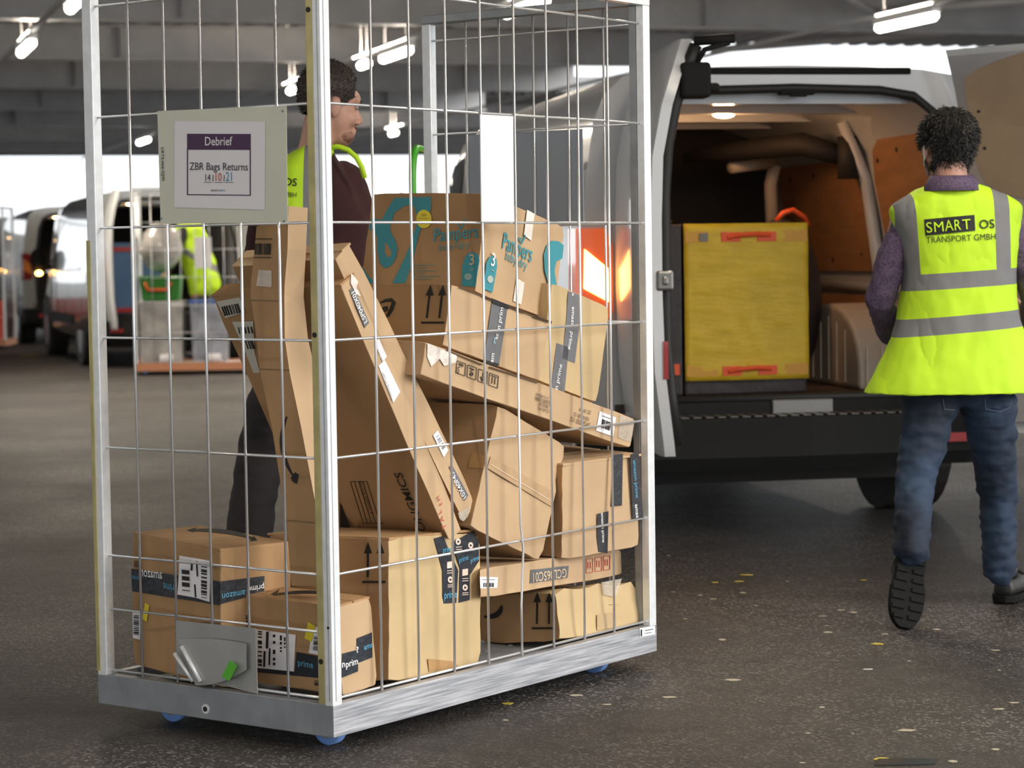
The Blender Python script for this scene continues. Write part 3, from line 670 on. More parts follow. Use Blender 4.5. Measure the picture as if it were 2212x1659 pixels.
mark(f, [disc(1056, 603, 6.5, 8, 12), quad(1058, 583, 1064, 585, 1.5)], 'badge_print', mat('pale_teal2', (.45, .5, .45), .7), h=.005)
mark(f, [[(1216, 530), (1205, 521), (1190, 520), (1179, 530), (1173, 550), (1175, 585), (1185, 620), (1194, 650), (1199, 672), (1204, 640), (1200, 610), (1196, 585), (1200, 565), (1213, 558)]], 'teal_ribbon', TEAL, h=.003)
mark(f, [[(1137, 453), (1153, 462), (1146, 520), (1130, 508)], [(1114, 600), (1131, 611), (1124, 658), (1107, 650)]], 'white_tape', mat('white_tape', (.80, .74, .68), .3, bump=.4, bump_scale=30), h=.003)
# B10 rear right box
c = Carton('B10', 'pale kraft box with overlapping grey prime tapes behind the right end of the pile', m=KRAFT3, seed=11, dent=.004)
f = c.front
mark(f, [[(1227, 629), (1254, 638), (1252, 700), (1241, 784), (1214, 774), (1222, 700)], [(1202, 741), (1228, 750), (1219, 847), (1190, 837)]], 'printed_tape', GREYTAPE)
letters(f, [('amazo', (1234, 662), (1232, 706), 1, False, True), ('prime', (1231, 716), (1225, 754), 1, False, True), ('e', (1234, 633), (1234, 639), 1, False, True)], 'tape_lettering', WHITE2)
letters(f, [('n prime', (1203, 842), (1213, 788), 1, False, True)], 'tape_lettering', WHITE2)
# B5 flat furniture box leaning left
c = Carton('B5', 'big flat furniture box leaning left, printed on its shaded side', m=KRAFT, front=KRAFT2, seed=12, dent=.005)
f = c.front
mark(f, [[(754, 626), (763, 620), (797, 697), (788, 708)]], 'grey_stamp', GREYTAPE)
letters(f, [('LSP040X01', (792, 694), (764, 628), 1, False, True)], 'stamp_lettering', WHITE2)
mark(f, [[(808, 738), (818, 732), (835, 770), (826, 783)], [(817, 790), (831, 778), (864, 846), (849, 870)]], 'address_label', WHITE)
letters(f, [('DHL 310 A 52', (827, 780), (812, 745)), ('Musterweg 24 Lager', (848, 862), (826, 803))], 'label_print', mat('grey_ink', (.3, .3, .33), .6), h=.003)
letters(f, [('E M', (955, 1088), (948, 1070), 1), ('T A L', (963, 1140), (952, 1100), 1)], 'red_print', REDINK)
mark(f, [[(757, 590), (772, 608), (768, 622), (778, 640), (768, 636), (756, 612)]], 'clear_tape', mat('whitened_tape', (0, 0, 0)), h=.003)
f = c.left
mark(f, [[(468, 651), (518, 642), (530, 674), (487, 687)], [(502, 695), (547, 694), (550, 760), (562, 805), (548, 805), (528, 755)]], 'white_label', mat('dull_white_label', (.6, .58, .5), .6))
for q in (bars(479, 662, 515, 655, 7, 20, 16, 5), bars(515, 706, 545, 705, 3, 14, 8, 3), bars(530, 735, 547, 735, 6, 18, 6, 9)): mark(f, q, 'barcode', BLACK, h=.0025)
letters(f, [('SONGMICS', (928, 1160), (868, 1020), 1, False, True)], 'maker_lettering', BLACK)
mark(f, [[(735, 1085), (763, 1155), (735, 1155)]] + [quad(757 + 9 * k, 1040, 785 + 9 * k, 1130, 1) for k in range(5)] + [quad(757, 1040, 793, 1040, 1), quad(783, 1130, 829, 1130, 1)], 'print_table', BLACK)
letters(f, [('WOHLSERVICE', (773, 1037), (802, 1109), 1)], 'small_print', BLACK)
b = MB(); d = c.d / 2
b.box(-d.x, d.x, -d.y, d.y, d.z - .002, d.z + .004); b.to('flap', KRAFT, c.o)
# B6 second flat box behind it
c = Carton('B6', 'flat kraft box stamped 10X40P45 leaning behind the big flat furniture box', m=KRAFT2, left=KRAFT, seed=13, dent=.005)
f = c.front
mark(f, [[(969, 1008), (976, 1004), (1011, 1070), (1003, 1082)]], 'grey_stamp', GREYTAPE)
letters(f, [('10X40P45', (1006, 1072), (978, 1018), 1, False, True)], 'stamp_lettering', WHITE2)
mark(f, [[(935, 940), (945, 930), (968, 972), (958, 988)]], 'address_label', WHITE)
mark(f, bars(941, 944, 956, 972, 6, -5, 9, 3), 'barcode', mat('grey_ink', (0, 0, 0)), h=.0025)
mark(f, [[(988, 1108), (1016, 1092), (1010, 1115), (1000, 1126), (992, 1122)]], 'clear_tape', CLEAR, h=.003)
b = MB(); d = c.d / 2
b.box(-d.x * .05, d.x, -d.y, d.y, d.z - .002, d.z + .004); b.to('flap', KRAFT2, c.o)

# B4 tall bent narrow carton: stations (left px, edge px, right px, y px) on the plane x = .2
root = None; A, B_, Cc, Dd = [], [], [], []
for (y, xl, xm, xr) in ((449, 553, 622, 664), (540, 549, 620, 660), (613, 541, 614, 656), (640, 540, 613, 655), (730, 553, 614, 664), (806, 561, 625, 681), (925, 586, 650, 703), (1128, 618, 688, 715), (1268, 628, 700, 726)):
    pl_ = on_plane(CM, 0, .11, xl, y - (2 if y > 470 else -40)); pm = on_plane(CM, 0, .11, xm, y - (0 if y > 470 else 4))
    d = .045 + .0011 * max(0, min(70, xr - xm)) * .6
    q = on_plane(CM, 1, pm.y, xr, y + (0 if y > 470 else 0))
    A.append(pl_); B_.append(pm); Cc.append(q); Dd.append(pl_ + (q - pm))
b = MB(); b.loft([[a, m_, c_, d_] for a, m_, c_, d_ in zip(A, B_, Cc, Dd)])
o = b.to('cardboard_box', KRAFT, M=CM, bevel=.003)
tag(o, 'tall narrow bent carton standing behind the sign plate with a curved arrow logo', 'box', 'cardboard parcels in the cage trolley')
f4 = Face(o, CM, 0, .1095, -1)
fr = MB()
for a, b2, c_, d_ in zip(B_, B_[1:], Cc[1:], Cc):
    fr.bm.faces.new([fr.bm.verts.new(p + Vector((0, -.0015, 0))) for p in (a, b2, c_, d_)])
fr.to('lit_side', KRAFT2, o)['label'] = 'narrow side painted paler as if lit, with crease lines'  # paler card laid on this side stands in for light
for q in ([quad(553, 516, 589, 516, 2)], [quad(549, 556, 587, 556, 2)], bars(552, 526, 587, 526, -1, 24, 16, 7)): mark(f4, q, 'barcode', BLACK, h=.003)
mark(f4, [[(560, 583), (588, 585), (588, 620), (555, 618)]], 'clear_tape', CLEAR, h=.003)
mark(f4, [quad(542, 648, 612, 650, 1.6), quad(564, 797, 626, 799, 1.6), quad(618, 1123, 688, 1130, 2)], 'crease', mat('crease_brown', (.2, .12, .06), .8), h=.002)
smile(f4, curve((620, 900), (592, 965), (635, 1030), 12), w=9, head=[[(628, 1033), (638, 1020), (646, 1025), (642, 1045)], [(634, 1038), (640, 1046), (628, 1036)]])
# ------------------------------------------------------------------ delivery vans
PAINTW = mat('white_van_paint', (.68, .69, .71), .25, coat=.6)
PAINTS = mat('silver_van_paint', (.34, .34, .33), .25, metal=.75, coat=1)
PAINTI = mat('van_inner_paint', (.50, .51, .54), .35, coat=.3)
GLASSD = mat('dark_van_glass', (.012, .014, .016), .08, coat=1)
LINER = mat('dark_van_lining', (.018, .014, .012), .7)
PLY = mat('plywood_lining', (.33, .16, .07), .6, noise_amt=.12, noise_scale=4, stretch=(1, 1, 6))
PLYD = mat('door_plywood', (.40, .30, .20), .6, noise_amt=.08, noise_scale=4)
SEAL = mat('rubber_door_seal', (.014, .013, .013), .55)
REDL = mat('red_reflector', (.35, .01, .01), .3, coat=.5)
ARCHM = mat('beige_wheel_box', (.42, .36, .30), .5)
HUB = mat('wheel_hub', (.25, .25, .26), .4, metal=.6)
VH, VW, VL = 2.08, 1.98, 5.3
SEC = [(-.90, 0), (-.985, .06), (-1, .2), (-1, .42), (-.985, .56), (-.955, .72), (-.92, .86), (-.87, .93), (-.78, .975), (-.6, .992), (-.3, 1.0), (0, 1.003)]
SEC = SEC + [(-x, z) for x, z in SEC[-2::-1]]
STN = [(0, 1, VH, .36), (.06, 1.0, VH + .005, .34), (1.0, 1.0, VH + .01, .3), (2.2, 1, VH, .3), (3.2, 1, VH - .01, .3), (3.6, .99, VH - .05, .3), (3.85, .98, VH - .16, .3), (4.15, .97, 1.72, .3), (4.45, .96, 1.46, .3), (4.7, .95, 1.24, .3), (4.95, .93, 1.13, .3), (5.2, .88, 1.0, .32), (5.3, .8, .75, .36)]
def van_ring(y, w_, h, zb):
    return [Vector((VW / 2 + sx * w_ * VW / 2, y, zb + sz * (h - zb))) for sx, sz in SEC]
def rrect(x0, x1, z0, z1, r, n=6, y=0):
    out = []
    for cx, cz, a0 in ((x1 - r, z1 - r, 0), (x0 + r, z1 - r, 90), (x0 + r, z0 + r, 180), (x1 - r, z0 + r, 270)):
        for k in range(n + 1):
            a = radians(a0 + 90 * k / n); out.append(Vector((cx + r * cos(a), y, cz + r * sin(a))))
    return out
OPEN = [(.235, .62), (.215, 1.0), (.235, 1.45), (.28, 1.75), (.33, 1.88), (.42, 1.95), (.6, 1.975), (.99, 1.985), (1.38, 1.975), (1.54, 1.95), (1.63, 1.88), (1.68, 1.75), (1.735, 1.45), (1.765, 1.0), (1.745, .62)]
def make_van(name, M, label, paint, main, group=None):
    r = empty(name, M=M); tag(r, label, 'van', group)
    rings = [van_ring(*s) for s in STN]
    b = MB(); b.loft(rings, close=False, cap=False); bm = b.bm
    # windscreen and side glass as separate parts: pull their faces out
    bm.faces.ensure_lookup_table(); bm.verts.ensure_lookup_table()
    bm.faces.new([bm.verts[i] for i in range(len(SEC) * (len(STN) - 1), len(SEC) * len(STN))])
    n = len(SEC); glass = []; side = []
    for f in list(bm.faces):
        c = f.calc_center_median()
        if 3.6 < c.y < 4.68 and c.z > 1.2 and f.normal.z != 0 and abs(c.x - VW / 2) < .80 and len(f.verts) == 4: glass.append([v.co.copy() for v in f.verts]); 
        elif 3.2 < c.y < 4.42 and 1.18 < c.z < 1.78 and abs(c.x - VW / 2) >= .80: side.append([v.co.copy() for v in f.verts])
    # rear wall with the door opening
    outer = rings[0]; inner = [Vector((x, 0, z)) for x, z in OPEN]
    oc = [bm.verts.new(p) for p in outer]; ic = [bm.verts.new(p) for p in inner]
    es = []
    for L_ in (oc, ic):
        for i in range(len(L_)): es.append(bm.edges.new((L_[i], L_[(i + 1) % len(L_)])))
    bmesh.ops.triangle_fill(bm, edges=es, use_beauty=True)
    body = b.to('body', paint, r, smooth=True)
    ms = body.modifiers.new('e', 'EDGE_SPLIT'); ms.split_angle = radians(40)
    for nm, lst, off in (('windscreen', glass, 1), ('side_window', side, 1)):
        for sgn in ((0,) if nm == 'windscreen' else (-1, 1)):
            g = MB()
            for q in lst:
                cx = sum(p.x for p in q) / 4 - VW / 2
                if sgn and cx * sgn < 0: continue
                cc = sum(q, Vector()) / 4; nrm = (q[1] - q[0]).cross(q[2] - q[0]).normalized()
                if nrm.dot(cc - Vector((VW / 2, 2.5, 1.0))) < 0: nrm = -nrm
                g.bm.faces.new([g.bm.verts.new(p + nrm * .008) for p in q])
            bmesh.ops.remove_doubles(g.bm, verts=g.bm.verts[:], dist=.002)
            g.to(nm, GLASSD, r, smooth=True)
    # cargo room
    X0, X1, Z0, Z1, D = .16, 1.82, .61, 1.96, 2.75
    g = MB(); g.box(X0, X1, -.0, D, Z0 - .04, Z0); g.to('cargo_floor', mat('cargo_floor_ply', (.10, .06, .035), .45, noise_amt=.2, noise_scale=3), r)
    g = MB(); g.box(X0, X1, D, D + .04, Z0, Z1); g.to('bulkhead', LINER, r)
    g = MB()
    for s, x in ((1, X0), (-1, X1)):
        prof = [(x + s * 0, Z0), (x - s * .0, 1.1), (x + s * .03, 1.4), (x + s * .10, 1.75), (x + s * .2, 1.9), (x + s * .4, Z1)]
        pr = [[Vector((px_, yy, pz)) for px_, pz in prof] for yy in (.02, D)]
        g.loft(pr, close=False, cap=False)
    g.to('inner_side', PAINTI, r, smooth=True)
    g = MB(); g.box(X0 + .2, X1 - .2, .02, D, Z1, Z1 + .01)
    for yy in (.06, .75, 1.45, 2.1): g.box(X0 + .2, X1 - .2, yy, yy + .09, Z1 - .04, Z1)
    g.to('inner_roof', PAINTI, r)
    # seal round the opening
    g = MB(); pts = inner + [inner[0]]
    g.tube([p + Vector((0, -.012, 0)) for p in pts], .02, 8); g.to('door_seal', SEAL, r, smooth=True)
    # bumper
    g = MB()
    bp = [[(-.01, .02, z), (.02, -.12, z), (.25, -.20, z), (VW / 2, -.23, z), (VW - .25, -.20, z), (VW - .02, -.12, z), (VW + .01, .02, z)] for z in (.32, .38, .55)]
    bp[0] = [(x, y * .8, z) for x, y, z in bp[0]]
    g.loft([[Vector(p) for p in row] for row in bp], close=False, cap=False)
    t = [Vector(p) for p in bp[2]]; g.bm.faces.new([g.bm.verts.new(p) for p in t]); t = [Vector(p) for p in bp[0]]; g.bm.faces.new([g.bm.verts.new(p) for p in t])
    bump = g.to('rear_bumper', PLASTICB, r, smooth=False)
    g = MB(); g.box(.22, VW - .22, -.05, .0, .545, .61); g.to('sill', PLASTICB, r, bevel=.008)
    if main:
        g = MB()
        for k in range(26): g.box(.30 + k * .055, .335 + k * .055, -.19, -.06, .552, .558)
        g.to('step_tread', mat('tread_grey', (.10, .09, .085), .4), bump)
        g = MB(); g.box(.86, 1.14, -.06, .0, .55, .615); g.to('lock_plate', mat('lock_metal', (.22, .21, .2), .35, metal=.7), r, bevel=.006)
    for x in (.22, VW - .36):
        g = MB(); g.box(x, x + .14, -.215, -.185, .42, .46); g.to('red_reflector', REDL, bump)
    # wheels
    for y in (.98, 4.35):
        for s, x in ((-1, .02), (1, VW - .02)):
            g = MB(); xi = x - s * .23
            g.tube([(xi, y, .345), (xi + s * .02, y, .345), (x - s * .02, y, .345), (x, y, .345)], [.30, .345, .345, .30], 32); wh = g.to('wheel', RUBBER, r, smooth=True)
            wh.modifiers.new('e', 'EDGE_SPLIT').split_angle = radians(45)
            g = MB(); g.tube([(x - s * .01, y, .345), (x + s * .006, y, .345)], .20, 24); g.to('hub', HUB, wh)
            g = MB(); g.tube([(x - s * .25, y, .40), (x - s * -.002, y, .40)], .40, 28); g.to('wheel_arch', LINER, r)
    g = MB(); g.box(.3, VW - .3, .3, 4.8, .22, .40); g.box(.28, VW - .28, .92, 1.04, .25, .36); g.to('underbody', LINER, r)
    # tail lights and side details
    for s, x in ((-1, 0), (1, VW)):
        lit = main and s == -1
        g = MB(); xo = x + s * .004 if not main else x + s * .004
        sec = [(0, -.012), (-s * .15, -.016), (-s * .15, .0), (-s * .0, .02), (s * .008, .16), (s * .008, .0)]
        g.loft([[Vector((x + a * k, yy, z)) for a, yy in ((s * .006, .15), (s * .006, .0), (-s * .02, -.014), (-s * .155 , -.014), (-s * .155, .01))] for z, k in ((.98, .85), (1.02, 1), (1.30, 1), (1.38, .8))], close=True)
        g.to('tail_light', mat('tail_light_lens', (.42, .05, .02), .12, coat=1, emis=(1, .16, .03), emis_s=.5) if lit else mat('unlit_tail_lens', (.16, .01, .008), .15, coat=1), r)
        g = MB(); z0, z1 = (1.06, 1.27); y_ = -.019
        g.prism([(x - s * .025, y_, 1.12), (x - s * .135, y_, 1.06), (x - s * .14, y_, 1.20), (x - s * .03, y_, 1.29)], (0, .003, 0))
        g.to('indicator_lamp', mat('lit_amber', (1, .5, .1), .3, emis=(1, .42, .08), emis_s=14) if lit else mat('amber_lens', (.5, .15, .02), .2), r)
    g = MB(); g.box(.005, .012, .28, .34, 1.665, 1.70)
    if main: g.to('side_marker', REDL, r)
    else: g.bm.free()
    for s, x in ((-1, .05), (1, VW - .05)):
        g = MB(); g.ell((x + s * .17, 4.02, 1.27), (.10, .07, .16)); mi = g.to('wing_mirror', PLASTICB, r, smooth=True)
        MB().tube([(x, 4.05, 1.18), (x + s * .17, 4.02, 1.2)], .03, 8).to('mirror_arm', PLASTICB, mi)
        if not main: MB().ell((x + s * .16, 3.96, 1.10), (.045, .03, .03)).to('mirror_indicator', mat('lit_amber2', (1, .5, .1), .3, emis=(1, .5, .12), emis_s=20), mi)
        # waist rail, door gaps, rub strip
        g = MB(); g.tube([(x + s * .045, .7, 1.16), (x + s * .052, 2.0, 1.14), (x + s * .05, 4.0, 1.12)], .012, 6); g.to('side_rail', paint, r)
        g = MB(); g.box(min(x + s * .05, x + s * .062), max(x + s * .05, x + s * .062), 1.5, 3.9, .48, .60); g.to('rub_strip', PLASTICB, r)
        g = MB(); g.box(min(x + s * .04, x + s * .056), max(x + s * .04, x + s * .056), 3.05, 3.06, .5, 1.3); g.to('door_gap', BLACK, r)
    g = MB(); g.box(.45, VW - .45, 5.22, 5.32, .45, .95); g.to('grille', PLASTICB, r)
    return r
def door_slab(r, M, x_free, inner_sign, sub_ply, main):
    """rear door built in its own frame: x from the hinge to the free edge, curved in z like the van tail"""
    pass
def curve_off(z):
    return .14 * max(0, (z - 1.5) / .6) ** 2 + .05 * max(0, (.95 - z) / .5) ** 1.5
def make_door(r, MD, name, flip, z1=2.08, z0=.46, width=.9, ply=True):
    """flip=+1: outer skin on -y side; the door leaf lies in the x-z plane of MD, inner side toward +y*flip ... curved toward +y"""
    d = empty(name, M=MD); d.parent = None
    return d
def leaf(root, Mloc, width, z0, z1, inner, skew=0):
    """rear door leaf as parts of the van. Mloc: local frame, x = hinge->free edge, y = towards the inner face"""
    zs = [z0, z0 + .05, .8, 1.1, 1.4, 1.65, 1.85, 1.97, z1 - .03, z1]
    rings = []
    for z in zs:
        o = curve_off(z); t = .055; cut = .0
        if z > z1 - .2: cut = .12 * ((z - (z1 - .2)) / .2) ** 2
        if z < z0 + .03: cut = .02
        x1 = width - cut
        rings.append([Vector((0, o, z)), Vector((x1 - .03, o, z)), Vector((x1, o + .012, z)), Vector((x1, o + t, z)), Vector((x1 - .04, o + t, z)), Vector((.0, o + t, z))])
    b = MB(); b.loft([[Mloc @ p for p in rr] for rr in rings]); dl = b.to('rear_door', PAINTW, root, smooth=True)
    dl.modifiers.new('e', 'EDGE_SPLIT').split_angle = radians(38)
    # raised inner frame
    b = MB(); fr = [[Mloc @ Vector((x, curve_off(z) + .055 + dy, z)) for x, dy in ((.0, 0), (.02, .03), (width - .14, .035), (width - .06, .0))] for z in zs[1:-1]]
    b.loft(fr, close=False, cap=False); b.to('door_inner_frame', PAINTI, dl, smooth=True)
    return dl

# --- main van
VM = frame((.29, 10.1, 0), radians(11))
van = make_van('delivery_van', VM, 'white delivery van with open rear doors and lit amber tail light', PAINTW, True)
RF = Face(van, VM, 1, -.002, -1)
# roof rear trim, top latch
b = MB(); b.box(.45, 1.53, -.012, .03, 2.045, 2.075); b.to('roof_trim', PLASTICB, van, bevel=.006)
b = MB(); b.box(.92, 1.08, -.03, .03, 1.955, 1.985); b.box(.96, 1.04, -.04, -.02, 1.945, 1.965); b.to('door_latch', PLASTICB, van, bevel=.006)
# interior lamps
LAMPI = mat('cargo_lamp_glow', (1, .8, .5), .4, emis=(1, .62, .28), emis_s=30)
for x, y in ((.93, .9), (.40, .25)):
    b = MB(); b.ell((x, y, 1.925), (.055, .035, .018)); lo = b.to('cargo_lamp', LAMPI, van, smooth=True)
    l = bpy.data.lights.new('cargo_light', 'POINT'); l.energy = 7 if x > .9 else 1.5; l.color = (1, .52, .22); l.shadow_soft_size = .05
    p = bpy.data.objects.new('cargo_light', l); COL.objects.link(p); p.parent = van; p.location = (x, y, 1.86)
# plywood panels on the right inner wall (x ~ 1.78), pillars
def wallx(z): return 1.815 - (0 if z < 1.1 else .03 * min(1, (z - 1.1) / .3) + .07 * max(0, (z - 1.4) / .35))
def wall_panel(name, pts, m, th=.012, off=.01, parent=None, holes=()):
    b = MB(); a = [Vector((wallx(z) - off, y, z)) for y, z in pts]; c_ = [p + Vector((-th, 0, 0)) for p in a]
    b.loft([a, c_]); o = b.to(name, m, parent or van)
    for y, z in holes:
        MB().tube([(wallx(z) - off - th - .003, y, z), (wallx(z) - off - th, y, z)], .013, 10).to('panel_hole', BLACK, o)
    return o
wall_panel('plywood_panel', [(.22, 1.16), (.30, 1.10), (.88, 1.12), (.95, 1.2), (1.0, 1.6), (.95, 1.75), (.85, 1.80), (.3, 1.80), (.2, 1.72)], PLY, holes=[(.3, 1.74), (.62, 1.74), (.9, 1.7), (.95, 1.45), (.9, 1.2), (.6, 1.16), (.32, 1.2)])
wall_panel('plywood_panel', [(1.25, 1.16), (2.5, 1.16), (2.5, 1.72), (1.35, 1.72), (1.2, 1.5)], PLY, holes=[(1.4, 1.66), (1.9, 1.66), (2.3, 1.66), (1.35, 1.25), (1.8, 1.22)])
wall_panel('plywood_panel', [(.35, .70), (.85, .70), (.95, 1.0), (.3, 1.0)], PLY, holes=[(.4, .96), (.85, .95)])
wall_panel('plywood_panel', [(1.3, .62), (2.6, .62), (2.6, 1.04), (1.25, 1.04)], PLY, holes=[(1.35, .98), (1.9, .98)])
b = MB(); b.tube([(1.80, 1.08, .62), (1.79, 1.10, 1.1), (1.72, 1.12, 1.62), (1.6, 1.12, 1.9)], [.035, .035, .03, .03], 8); b.to('inner_pillar', PAINTI, van, smooth=True)
b = MB(); b.tube([(1.795, .05, 1.09), (1.795, 1.1, 1.08), (1.79, 2.7, 1.1)], .03, 8); b.to('inner_rail', PAINTI, van, smooth=True)
# folded partition / roof duct, warm lit
b = MB(); b.tube([(1.62, 1.2, 1.74), (1.45, 1.3, 1.80), (1.2, 1.6, 1.78), (1.02, 1.9, 1.76)], [.05, .06, .05, .03], 10); b.tube([(1.64, 1.15, 1.83), (1.64, 1.15, 1.62)], .055, 10); b.to('roof_duct', LINER, van, smooth=True)
b = MB(); b.tube([(1.50, 1.9, 1.72), (1.48, 1.92, 1.62), (1.50, 1.95, 1.3)], .035, 8); b.tube([(1.2, 1.7, 1.70), (1.48, 1.9, 1.73)], .03, 8); b.to('inner_bracket', mat('cream_bracket', (.55, .45, .35), .5), van, smooth=True)
# wheel box with ribs
b = MB(); pr = [Vector((1.81, .62 + .36 - .46 * cos(t), .61 + .40 * sin(t) ** .7)) for t in [pi * k / 14 for k in range(15)]]
b.loft([[p for p in pr], [p + Vector((-.34, 0, 0)) for p in pr]], close=True); wb = b.to('wheel_box', ARCHM, van, bevel=.02)
b = MB()
for k in range(5): b.box(1.466, 1.472, .72 + k * .12, .726 + k * .12, .64, .95 - abs(k - 2) * .03)
for k in range(4): b.box(1.50 + k * .075, 1.506 + k * .075, .508, .514, .64, .82)
b.to('wheel_box_rib', mat('pale_rib', (.6, .55, .5), .5), wb)
# doors
LM = Matrix.Translation((.165, -.03, 0)) @ Matrix.Rotation(radians(-95.5), 4, 'Z')  # leaf toward the camera, inner face to the right
ld = leaf(van, LM, .92, .46, 2.12, 1)
sb = MB(); sb.tube([LM @ Vector((.86, curve_off(z) + .075, z)) for z in (.5, .7, .9, 1.1, 1.3, 1.5, 1.7, 1.85, 1.95, 2.03, 2.09)], .026, 8); sb.to('door_edge_seal', SEAL, ld, smooth=True)
b = MB(); b.box(.87, .93, .03, .10, 1.12, 1.20, M=LM); b.box(.9, .935, .05, .08, 1.14, 1.18, M=LM); b.to('door_lock', mat('lock_metal', (0, 0, 0)), ld, bevel=.01)
b = MB(); b.box(.88, .925, .055, .075, .77, .92, M=LM); b.to('red_reflector', REDL, ld)
b = MB(); b.box(.80, .92, .14, .26, 1.88, 2.02, M=LM); b.box(.84, .90, .24, .30, 1.90, 1.94, M=LM); wm = b.to('wiper_motor', PLASTICB, ld, bevel=.015)
b = MB(); b.tube([LM @ Vector(p) for p in ((.86, .2, 2.0), (.88, .24, 2.07), (.88, .34, 2.10))], .012, 8); b.tube([LM @ Vector(p) for p in ((.88, .20, 2.105), (.88, .36, 2.115))], .02, 8); b.to('wiper_arm', PLASTICB, wm, smooth=True)
RM = Matrix.Translation((VW - .17, -.03, 0)) @ Matrix.Scale(-1, 4, (0, 1, 0)) @ Matrix.Rotation(radians(55), 4, 'Z')
rd = leaf(van, RM, .95, .46, 2.14, 1)
RMW = VM @ RM
rf = Face(van, RMW, 1, .055 + .045, 1)
def on_door(px, py):
    p = on_plane(RMW, 1, .10, px, py)
    for _ in range(4): p = on_plane(RMW, 1, curve_off(min(2.1, max(.4, p.z))) + .098, px, py)
    return p
pp = [(2085, 168), (2110, 150), (2150, 132), (2212, 112), (2290, 100), (2290, 300), (2290, 440), (2212, 428), (2170, 418), (2130, 396), (2108, 345), (2096, 270), (2088, 210)]
b = MB(); ctr = on_door(2190, 270); P = [on_door(*q) for q in pp]; cv = b.bm.verts.new(RM @ ctr); V = [b.bm.verts.new(RM @ p) for p in P]
for i in range(len(V)): b.bm.faces.new((V[i], V[(i + 1) % len(V)], cv))
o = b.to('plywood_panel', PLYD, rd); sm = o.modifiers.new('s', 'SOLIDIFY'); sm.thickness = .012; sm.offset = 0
for q in ((2145, 184), (2199, 170), (2116, 240), (2129, 320), (2157, 372), (2204, 386)):
    p = on_door(*q); MB().tube([RM @ (p + Vector((0, .009, 0))), RM @ (p + Vector((0, .002, 0)))], .0085, 10).to('panel_hole', BLACK, o)
pp = [(2105, 560), (2290, 560), (2290, 820), (2115, 820)]
b = MB(); b.bm.faces.new([b.bm.verts.new(RM @ on_door(*q)) for q in pp]); o = b.to('plywood_panel', PLYD, rd); o.modifiers.new('s', 'SOLIDIFY').thickness = .01

# --- cargo of the main van
YEL = mat('yellow_tote_fabric', (.62, .42, .02), .55, noise_amt=.08, noise_scale=5, bump=1.0, bump_scale=5, stretch=(1, 1, 3))
DRK = mat('dark_tote_fabric', (.028, .020, .022), .5, bump=.8, bump_scale=9)
ORG = mat('orange_strap', (.75, .09, .02), .5)
def vx(px, py, d):  # van-local point on plane y=d
    return on_plane(VM, 1, d, px, py)
def tote(px0, px1, py0, depth, dl, m, label, name='tote_bag'):
    a = vx(px0, py0, depth); c_ = vx(px1, py0, depth); x0, x1 = a.x, c_.x; z1 = a.z
    r = empty(name, M=VM @ Matrix.Translation(((x0 + x1) / 2, depth, .612))); tag(r, label, 'bag')
    w_, h_ = (x1 - x0) / 2, z1 - .612
    b = MB(); b.box(-w_, w_, .012, dl, 0, h_); b.to('bag_body', DRK, r, bevel=.012)
    return r, w_, h_
t, w_, h_ = tote(1476, 1743, 484, .38, .45, YEL, 'yellow fronted delivery tote with orange handles standing in the van')
b = MB(); bmv = []
N = 22
grid = [[Vector((-w_ + 2 * w_ * i / N, -.006 * sin(pi * i / N) - .004 * noise.noise(Vector((i * .5, j * .9, 1))) * 2 * (0 < i < N) * (0 < j < N), .07 + (h_ - .07) * j / N)) for i in range(N + 1)] for j in range(N + 1)]
b.loft(grid, close=False, cap=False); o = b.to('front_panel', YEL, t, smooth=True); s_ = o.modifiers.new('s', 'SOLIDIFY'); s_.thickness = .012; s_.offset = 1
OB = mat('ochre_band', (.60, .30, .03), .5)
for z in (h_ - .085, .09):
    MB().box(-w_ + .005, w_ - .005, -.016, -.010, z, z + .05).to('webbing_band', OB, o)
    b = MB(); b.box(-.12, -.03, -.022, -.016, z + .002, z + .045); b.box(.05, .14, -.022, -.016, z + .002, z + .045); b.tube([(-.09, -.02, z + .02), (-.05, -.03, z + .03), (.05, -.034, z + .036), (.11, -.02, z + .03)], .011, 8); b.to('handle', ORG, o, smooth=False)
MB().box(-w_ + .07, -w_ + .11, -.022, -.014, h_ - .08, h_ - .043).to('grey_patch', mat('grey_patch', (.2, .19, .17), .6), o)
t, w_, h_ = tote(1380, 1474, 486, .36, .45, DRK, 'dark delivery tote standing left of the yellow tote in the van')
MB().box(w_ - .055, w_ - .02, .0, .012, .10, .15).to('orange_tag', ORG, t)
b = MB()
for k in range(3): b.ell((-w_ * .4 + w_ * .4 * k, .2, h_ + .014), (w_ * .55, .14, .016))
b.to('crumpled_cover', mat('brown_plastic_film', (.10, .06, .045), .3), t, smooth=True)
c_ = vx(1700, 466, 1.05); r = empty('soft_bag', M=VM @ Matrix.Translation((c_.x, 1.05, .612))); tag(r, 'crumpled bag with an orange strap behind the yellow tote', 'bag')
b = MB(); b.ell((-.03, 0, (c_.z - .62) / 2), (.20, .15, (c_.z - .62) / 2)); b.to('bag_body', DRK, r, smooth=True)
b = MB(); b.tube([(-.06, -.02, c_.z - .64), (-.03, -.03, c_.z - .60), (.02, -.03, c_.z - .585), (.08, -.02, c_.z - .62), (.11, 0, c_.z - .66)], .014, 8); b.to('strap', ORG, r, smooth=True)

